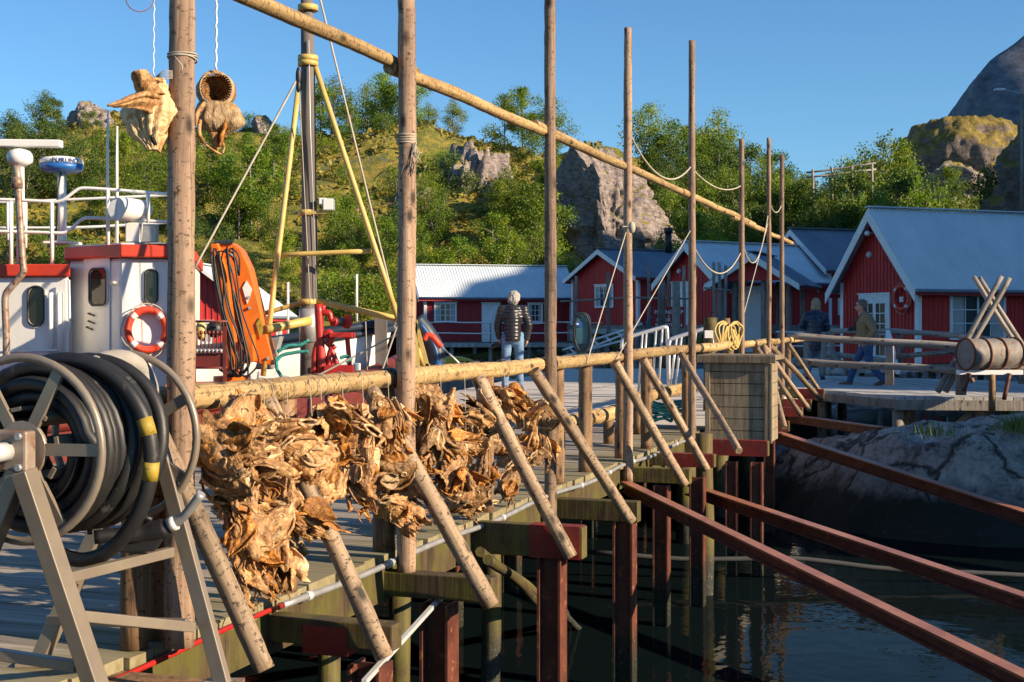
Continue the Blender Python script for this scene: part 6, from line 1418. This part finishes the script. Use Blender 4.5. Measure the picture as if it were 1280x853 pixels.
# ochre A-posts and blue rubber boat by second pole, kayak
yp = thing('ochre_posts', 'pair of ochre steel posts leaning together right of the second pole', 'posts', P(524, 500, 15.5))
for a, c in (((518,400),(524,480)), ((519,401),(535,462)), ((535,455),(530,482))): b = MB(); b.bar(P(*c,15.5), P(*a,15.5), .05, .05, Vector((0,1,0))); b.build('post', M['yellow_pole'], yp)
rb = thing('rubber_boat', 'dark blue inflatable boat bow with red fender rope', 'inflatable boat', P(540, 500, 19))
b = MB(); b.tube(smooth(pts([(520,400),(532,414),(543,432),(547,450),(540,470),(532,485)], 19.0), 5, 2), .13, 12); b.build('tube', M['navy'], rb)
b = MB(); b.tube(smooth(pts([(526,405),(538,421),(546,440),(547,456)], 18.9), 5, 2), .03, 8); b.build('stripe', M['blue'], rb)
b = MB(); b.tube(smooth(pts([(522,405),(529,425),(533,445),(533,470)], 19.4), 5, 2), .10, 12); b.build('inner_tube', M['black'], rb)
b = MB(); b.tube(smooth(pts([(530,425),(534,419),(541,421),(548,430),(552,434)], 18.75), 5, 2), .045, 8, nz=.1); b.build('red_fender_rope', M['lifebuoy'], rb)
b = MB(); b.tube(pts([(552,433),(582,462)], 18.7), .012, 6); b.build('line', M['galv_light'], rb)
b = MB(); b.tube(pts([(545,452),(560,472)], 18.9), .05, 8); b.build('blue_oar', M['blue'], rb)
ky = thing('kayak', 'upturned yellow kayak on the quay behind the man in black jacket', 'kayak', P(570, 462, 30))
b = MB(); x0, x1 = P(540, 455, 30), P(600, 457, 30); n = 16
b.tube([x0.lerp(x1, i/n)+Z*.05*math.sin(math.pi*i/n) for i in range(n+1)], [.02+.22*math.sin(math.pi*(.08+.92*i/n))**.6 for i in range(n+1)], 12, flat=.6); b.build('hull', M['yellow_kayak'], ky)
for px in (578, 585): b = MB(); b.ellip(P(px, 453, 29.75), .05, .04, .03); b.build('hatch', M['black'], ky)
b = MB(); b.box((-2.2, 29.2, -.35), (2.2,0,0), (0,1.4,0), (0,0,.25)); tag(b.build('float_jetty', M['grey_wood']), 'low float jetty carrying the yellow kayak', 'jetty')
# charging post
cp = thing('charging_post', 'dark teal charging post with a black cable looped round it', 'charging post', P(727, 462, 26))
YP = 26; b = MB()
outl = rrect(P(727.5, 415, YP), Vector((1,0,0)), Z, .36, .78, .17); b.prism(outl, Vector((0,.16,0))); b.build('body', M['teal_dark'], cp, bevel=.02)
b = MB(); b.cbox(P(727.5, 447, YP+.08), .22, .14, .5); b.build('foot', M['teal_dark'], cp)
b = MB(); b.prism(rrect(P(727, 414, YP-.02), Vector((1,0,0)), Z, .22, .5, .05), Vector((0,.015,0))); b.build('panel', M['charger'], cp)
b = MB(); b.prism(rrect(P(724, 405.5, YP-.05), Vector((1,0,0)), Z, .13, .09, .03), Vector((0,.02,0))); b.build('screen', M['blue'], cp)
b = MB(); b.prism(rrect(P(722, 405.2, YP-.07), Vector((1,0,0)), Z, .05, .035, .01), Vector((0,.01,0))); b.build('white_logo', M['text_white'], cp)
b = MB(); lp = [P(727.5+10.0*math.cos(a), 414+22*math.sin(a)*(1 if math.sin(a) < 0 else 1.15), YP-.06) for a in np.linspace(0, 2*math.pi, 25)[:-1]]; b.tube(lp, .022, 8, closed=True); b.build('cable', M['black'], cp)
# aluminium gangway railings
gw = thing('gangway', 'aluminium gangway with slanting handrails leading down from the quay', 'gangway', P(800, 462, 25))
def at(L_, Y, r=.025): b = MB(); b.tube(smooth(pts(L_, Y), 3, 1), r, 8); b.build('handrail', M['alu'], gw)
at([(778,480),(777,428),(780,423),(832,408),(834,410),(835,460),(836,485)], 20.5, .03); at([(836,485),(836,427),(838,424),(880,411),(890,410)], 20.3, .03)
for x, y in ((801,417),(806,416),(818,412),(826,411)):
    b = MB(); b.tube([P(x+2,y,20.5), P(x-3,490,20.5)], .02, 6); b.build('baluster', M['alu'], gw)
for x, y in ((846,421),(852,420),(870,414)): b = MB(); b.tube([P(x,y,20.3), P(x-8,485,20.3)], .02, 6); b.build('baluster', M['alu'], gw)
g2 = thing('gangway', 'far aluminium gangway sloping down left behind the charging post', 'gangway', P(740, 450, 32))
for a, c in (((703,438),(803,405)), ((703,446),(800,420)), ((715,444),(790,414))): b = MB(); b.tube([P(*a,32), P(*c,32)], .03, 6); b.build('handrail', M['alu'], g2)
for k in range(6): x = 712+k*15; b = MB(); b.tube([P(x,435-k*5,32), P(x+8,444-k*4.5,32)], .03, 6); b.build('brace', M['alu'], g2)
tyre = thing('green_rope_heap', 'heap of sea-green rope lying on the quay beyond the rail', 'rope heap', P(828, 533, 15))
for k in range(6):
    c = P(826+k*3, 527-k%3, 14.6); b = MB(); b.tube([c+Vector((math.cos(a)*(.12+.02*k), math.sin(a)*.2, .03+.03*k+.02*math.sin(3*a+k))) for a in np.linspace(0, 6.28, 20)[:-1]], .016, 6, closed=True); b.build('loop', M['rope_green'], tyre)

# ================= people
M['skin'] = worn('skin', (.46,.25,.17), (.42,.22,.15), 20, .5, 0, .05)
M['hair_white'] = worn('white_hair', (.42,.39,.35), (.24,.22,.2), 30, .7, 0, .5, .01, stretch=(1,1,.3))
M['hair_blond'] = worn('ash_blond_hair', (.42,.32,.2), (.24,.17,.1), 30, .6, 0, .5, .01, stretch=(1,1,.3))
M['hair_dark'] = worn('grey_brown_hair', (.09,.075,.06), (.16,.13,.11), 30, .6, 0, .5, .01, stretch=(1,1,.3))
M['jacket_black'] = worn('black_quilted_nylon', (.017,.017,.02), (.024,.024,.028), 9, .34, 0, .2, .004)
M['coat_navy'] = worn('navy_quilted_nylon', (.010,.018,.04), (.014,.024,.05), 9, .42, 0, .2, .004)
M['jeans'] = worn('faded_denim', (.07,.15,.27), (.16,.27,.42), 6, .8, 0, .3, .003)
M['jeans_dark'] = worn('dark_denim', (.02,.055,.14), (.045,.10,.22), 6, .8, 0, .3, .003)
M['sweater'] = worn('tan_knit', (.27,.20,.11), (.21,.15,.08), 40, .9, 0, .4, .004)
M['shoe_dark'] = flat('dark_shoes', (.03,.03,.035), .6); M['shoe_brown'] = flat('brown_shoes', (.16,.07,.035), .6)
def bake(name, b, vox, mat, parent, it=3, disp=None, m=None):
    me = bpy.data.meshes.new('tmp'); me.from_pydata([tuple(v) for v in b.v], [], b.f); me.update()
    o = bpy.data.objects.new('tmp', me); COL.objects.link(o); md = o.modifiers.new('r', 'REMESH'); md.mode = 'VOXEL'; md.voxel_size = vox
    sm = o.modifiers.new('s', 'SMOOTH'); sm.iterations = it; sm.factor = .5; bpy.context.view_layer.update()
    ev = bpy.data.meshes.new_from_object(o.evaluated_get(bpy.context.evaluated_depsgraph_get())); bpy.data.objects.remove(o)
    n = len(ev.vertices); co = np.empty(n*3); ev.vertices.foreach_get('co', co); co = co.reshape(-1, 3)
    if disp is not None:
        nn = np.empty(n*3); ev.vertices.foreach_get('normal', nn); nn = nn.reshape(-1, 3); co = co+nn*disp(co)[:, None]; ev.vertices.foreach_set('co', co.ravel())
    ev.materials.clear(); ev.materials.append(mat); ev.polygons.foreach_set('use_smooth', [True]*len(ev.polygons)); ev.update()
    ob = bpy.data.objects.new(name, ev); return link(ob, parent, m if m is not None else MW[parent.name])
def cap(b, p, q, r0, r1, n=10):
    p, q = Vector(p), Vector(q); k = 5; b.tube([p+(q-p)*i/k for i in range(k+1)], [r0+(r1-r0)*i/k for i in range(k+1)], n); b.ellip(p, r0, r0, r0, 10, 6); b.ellip(q, r1, r1, r1, 10, 6)
def hand(b, w, d, side, curl=.6, nrm=None):
    d = Vector(d).normalized(); nrm = (nrm or Vector((side, 0, 0))).normalized(); x = d.cross(nrm).normalized(); nrm = x.cross(d).normalized()
    cap(b, w, w+d*.05, .026, .030); b.ellip(w+d*.055, .043, .020, .05, 10, 7, (x, nrm, d))
    for k, (off, L_) in enumerate(((-.033,.065), (-.011,.078), (.011,.073), (.033,.055))):
        p = w+d*.09+x*off; p2 = p+(d*math.cos(curl*.6)-nrm*math.sin(curl*.6))*L_*.5; p3 = p2+(d*math.cos(curl*1.6)-nrm*math.sin(curl*1.6))*L_*.5
        cap(b, p-d*.02, p2, .0095, .0088, 8); cap(b, p2, p3, .0088, .0075, 8)
    p = w+d*.03-x*.035; cap(b, p, p-x*.022+d*.03-nrm*.012, .0115, .010, 8); cap(b, p-x*.022+d*.03-nrm*.012, p-x*.018+d*.058-nrm*.022, .010, .0085, 8)
def person(label, loc, J, rz, cols, hair, coat='jacket', coat_z=(.80, 1.5), quilt=.0, female=False, extra=None, sc=1.0, legs='jeans', head_dir=(0,1,0)):
    t = thing('person', label, 'person', loc, m=Matrix.Translation(Vector(loc)) @ Matrix.Rotation(rz, 4, 'Z') @ Matrix.Scale(sc, 4))
    V3 = {k: Vector(v) for k, v in J.items()}; hd = Vector(head_dir).normalized(); up = Z
    hx = hd.cross(up).normalized(); hup = hx.cross(hd).normalized(); hc = V3['head']
    # body
    b = MB(); b.ellip(V3['pelvis'], .155, .11, .12); b.ellip(V3['waist'], .135, .10, .13); b.ellip(V3['chest'], .17, .115, .19)
    cap(b, V3['neck']-Z*.06, hc-Z*.07, .058, .052); b.ellip(hc, .082, .103, .122, 16, 12, (hx, hd, hup))
    b.ellip(hc-hup*.065+hd*.035, .05, .055, .045, 12, 8, (hx, hd, hup)); b.ellip(hc-hup*.015+hd*.10, .014, .022, .024, 8, 6, (hx, hd, hup)); cap(b, hc+hd*.09+hup*.02, hc+hd*.112-hup*.02, .008, .013, 8)
    b.ellip(hc-hup*.055+hd*.085, .022, .012, .008, 8, 5, (hx, hd, hup))
    for sg in (-1, 1): b.ellip(hc+hx*sg*.078-hd*.005-hup*.005, .012, .02, .03, 8, 6, (hx, hd, hup)); b.ellip(hc+hx*sg*.032+hd*.078+hup*.035, .02, .012, .009, 8, 5, (hx, hd, hup))
    for s_, sg in (('L', -1), ('R', 1)):
        cap(b, V3['sh'+s_], V3['el'+s_], .052, .042); cap(b, V3['el'+s_], V3['wr'+s_], .042, .027); 
        if not J.get('pocket'+s_): hand(b, V3['wr'+s_], V3['wr'+s_]-V3['el'+s_]+Vector((0,0,-.12)), sg)
        cap(b, V3['hip'+s_], V3['kn'+s_], .085, .055); cap(b, V3['kn'+s_], V3['an'+s_], .055, .038); cap(b, V3['an'+s_]-Z*.03, V3['toe'+s_], .036, .032)
    bake('body', b, .0075, M['skin'], t, 2)
    b = MB()
    for s_ in 'LR':
        k = V3['kn'+s_]; a = V3['an'+s_]; cap(b, V3['hip'+s_]+Z*.02, k, .102, .073, 12); cap(b, k, a+Z*.03, .073, .060, 12)
    b.ellip(V3['pelvis'], .172, .128, .15, 14, 9)
    def denim(co):
        return np.array([mnoise.noise(Vector((x*9, y*9, z*22)))*.010+abs(mnoise.noise(Vector((x*5, y*5, z*14+3))))*.008 for x, y, z in co])
    bake('jeans', b, .012, M[cols[1]], t, 3, denim)
    for s_ in 'LR':
        b = MB(); a = V3['an'+s_]; tt = V3['toe'+s_]; cap(b, a-Z*.02-(tt-a).normalized()*.02, tt, .047, .043, 12); d = (tt-a); d.z = 0; d.normalize(); c = (a+tt)/2; b.cbox(Vector((c.x, c.y, min(a.z, tt.z)-.045))-d*.0, .095, .29, .03, (d.cross(Z), d, Z))
        bake('shoe', b, .012, M[cols[2]], t, 2)
    b = MB(); cz0, cz1 = coat_z; pz = V3['pelvis']
    low = Vector((pz.x*.7+V3['waist'].x*.3, pz.y*.7+V3['waist'].y*.3, cz0+.05)) 
    b.ellip(V3['chest']+Z*.03, .205, .145, .20, 16, 10); b.tube([low-Z*.05, low+Z*.05, (V3['waist']+pz)/2, V3['waist'], V3['chest'], V3['chest']+Z*.14], [x*(1.16 if female else 1) for x in (.195,.20,.197,.19,.205,.14)], 20, flat=.74)
    b.ellip(V3['neck']-Z*.03, .095, .085, .06)
    for s_ in 'LR': cap(b, V3['neck']-Z*.05, V3['sh'+s_]-Z*.0, .075, .085, 12); cap(b, V3['chest']+Z*.02, V3['sh'+s_]-Z*.05, .12, .09, 12)
    if quilt: b.tube([V3['neck']-Z*.05, V3['neck']+Z*.045], [.105, .085], 14)
    th = 1.07 if quilt else 1.0
    for s_ in 'LR': cap(b, V3['sh'+s_], V3['el'+s_], .075*th, .062*th, 12); cap(b, V3['el'+s_], V3['wr'+s_]-(V3['wr'+s_]-V3['el'+s_]).normalized()*.01, .062*th, .048*th, 12)
    if quilt:
        dz = lambda co: quilt*np.abs(np.sin(co[:,2]*math.pi/(.062 if not female else .10)))**.6-quilt*.5+np.array([mnoise.noise(Vector((x*12, y*12, z*12)))*.006 for x, y, z in co])
    else: dz = lambda co: np.array([mnoise.noise(Vector((x*6, y*6, z*14)))*.010+abs(mnoise.noise(Vector((x*10, y*10, z*8))))*.008 for x, y, z in co])
    bake(coat, b, .009 if quilt else .011, M[cols[0]], t, 2 if quilt else 3, dz)
    b = MB()
    for (dx, dy, dz_, rx, ry, rz_) in hair[1]: b.ellip(hc+hx*dx+hd*dy+hup*dz_, rx, ry, rz_, 14, 10, (hx, hd, hup))
    bake('hair', b, .008, M[hair[0]], t, 2, lambda co: np.array([mnoise.noise(Vector((x*45, y*45, z*20)))*.016+mnoise.noise(Vector((x*90, y*90, z*50)))*.008 for x, y, z in co]))
    if extra: extra(t, V3, hc, hd, hx, hup)
    return t
# every mesh of a person is written in the person's own space
def lbuild(b, name, mat, t):
    me = bpy.data.meshes.new(name); me.from_pydata([tuple(v) for v in b.v], [], b.f); me.polygons.foreach_set('use_smooth', b.sm); me.materials.append(mat); me.update()
    return link(bpy.data.objects.new(name, me), t, MW[t.name])
def ex1(t, V, hc, hd, hx, hup):
    b = MB(); w = V['wrL']+Vector((-.02, .03, -.13)); b.cbox(w, .12, .08, .09); b.tube([w+Vector((-.02,0,0)), w+Vector((-.11,.02,-.03))], .035, 12); lbuild(b, 'camera', M['black'], t)
    b = MB(); b.cbox(V['chest']+Vector((-.03,-.15,.06)), .035, .004, .012); lbuild(b, 'blue_mark', M['blue'], t)
J1 = dict(pelvis=(0,0,.93), waist=(0,.01,1.08), chest=(0,.02,1.28), neck=(.0,.04,1.46), head=(.02,.08,1.585),
    shL=(-.19,.02,1.40), elL=(-.265,.04,1.14), wrL=(-.235,.13,.93), shR=(.19,.02,1.40), elR=(.275,.0,1.14), wrR=(.245,.08,.90),
    hipL=(-.095,0,.92), knL=(-.12,.0,.50), anL=(-.135,-.02,.09), toeL=(-.17,.12,.045), hipR=(.095,0,.92), knR=(.115,.03,.50), anR=(.125,.03,.09), toeR=(.15,.19,.045))
hair_short = [(0,-.02,.03,.108,.122,.118), (0,-.05,-.02,.10,.085,.105)]
x1 = P(641, 487, 22.6); person('person in black quilted jacket and faded jeans seen from behind, standing on the quay', (x1.x, 22.6, .0), J1, 0, ('jacket_black', 'jeans', 'shoe_dark'), ('hair_white', hair_short), 'jacket', (.86, 1.5), .014, extra=ex1, sc=.99, head_dir=(.15,.9,-.35))
J2 = dict(pelvis=(0,0,.90), waist=(0,.0,1.04), chest=(0,.02,1.23), neck=(0,.03,1.42), head=(.01,.06,1.57),
    shL=(-.175,.02,1.34), elL=(-.27,.08,1.14), wrL=(-.20,.26,1.10), shR=(.175,.02,1.34), elR=(.235,.05,1.09), wrR=(.16,.24,1.0),
    hipL=(-.09,0,.88), knL=(-.12,.02,.48), anL=(-.16,.02,.09), toeL=(-.18,.19,.045), hipR=(.09,0,.88), knR=(.12,.03,.48), anR=(.135,-.02,.09), toeR=(.17,.14,.045))
hair_bob = [(0,-.02,.03,.095,.108,.112), (0,-.045,-.05,.098,.08,.10), (-.06,-.02,-.09,.04,.06,.07), (.06,-.02,-.09,.04,.06,.07)]
x2 = P(1019.5, 468, 27.2); person('person in long navy quilted coat and jeans seen from behind on the boardwalk', (x2.x, 27.2, -.03), J2, -.15, ('coat_navy', 'jeans', 'shoe_dark'), ('hair_blond', hair_bob), 'coat', (.66, 1.4), .010, True, sc=1.0, head_dir=(.1,1,-.1))
def ex3(t, V, hc, hd, hx, hup):
    b = MB(); b.cbox(hc+hd*.095+hup*.03, .13, .012, .038, (hx, hd, hup)); 
    for sg in (-1, 1): b.bar(hc+hd*.095+hup*.035+hx*sg*.066, hc-hd*.02+hup*.03+hx*sg*.082, .006, .008)
    lbuild(b, 'sunglasses', M['black'], t)
    c = V['chest']+Vector((.0,.21,-.10)); b = MB(); b.cbox(c, .14, .07, .09); b.tube([c+Vector((0,.03,0)), c+Vector((0,.12,-.01))], .038, 12); lbuild(b, 'camera', M['black'], t)
    b = MB()
    for sg in (-1, 1): b.tube([c+Vector((.07*sg,0,.04)), V['chest']+Vector((.085*sg,.165,.1)), V['neck']+Vector((.075*sg,.04,0)), V['neck']+Vector((.06*sg,-.06,.02))], .012, 6)
    lbuild(b, 'camera_strap', M['black'], t)
# walking towards the left: local +Y is forward
J3 = dict(pelvis=(0,-.02,.90), waist=(0,.02,1.05), chest=(0,.03,1.25), neck=(0,.06,1.44), head=(0,.12,1.59),
    shL=(-.19,.02,1.38), elL=(-.26,-.14,1.12), wrL=(-.20,.02,.93), shR=(.19,.04,1.38), elR=(.25,-.02,1.13), wrR=(.18,.2,1.02), pocketL=True,
    hipL=(-.09,-.02,.88), knL=(-.10,-.04,.49), anL=(-.11,-.30,.14), toeL=(-.11,-.15,.05), hipR=(.09,.0,.88), knR=(.10,.22,.50), anR=(.10,.34,.10), toeR=(.10,.52,.05))
J3 = {k: v for k, v in J3.items()}
x3 = P(1084, 479, 25.0); person('person in tan sweater and sunglasses with a camera, walking left on the boardwalk', (x3.x, 25.0, -.06), {k: v for k, v in J3.items() if k != 'pocketL'}, math.radians(72), ('sweater', 'jeans_dark', 'shoe_brown'), ('hair_dark', [(0,-.03,.04,.092,.105,.10), (0,-.055,-.0,.084,.065,.09)]), 'sweater', (.88, 1.45), 0, extra=ex3, sc=.97, head_dir=(.1,1,-.12))
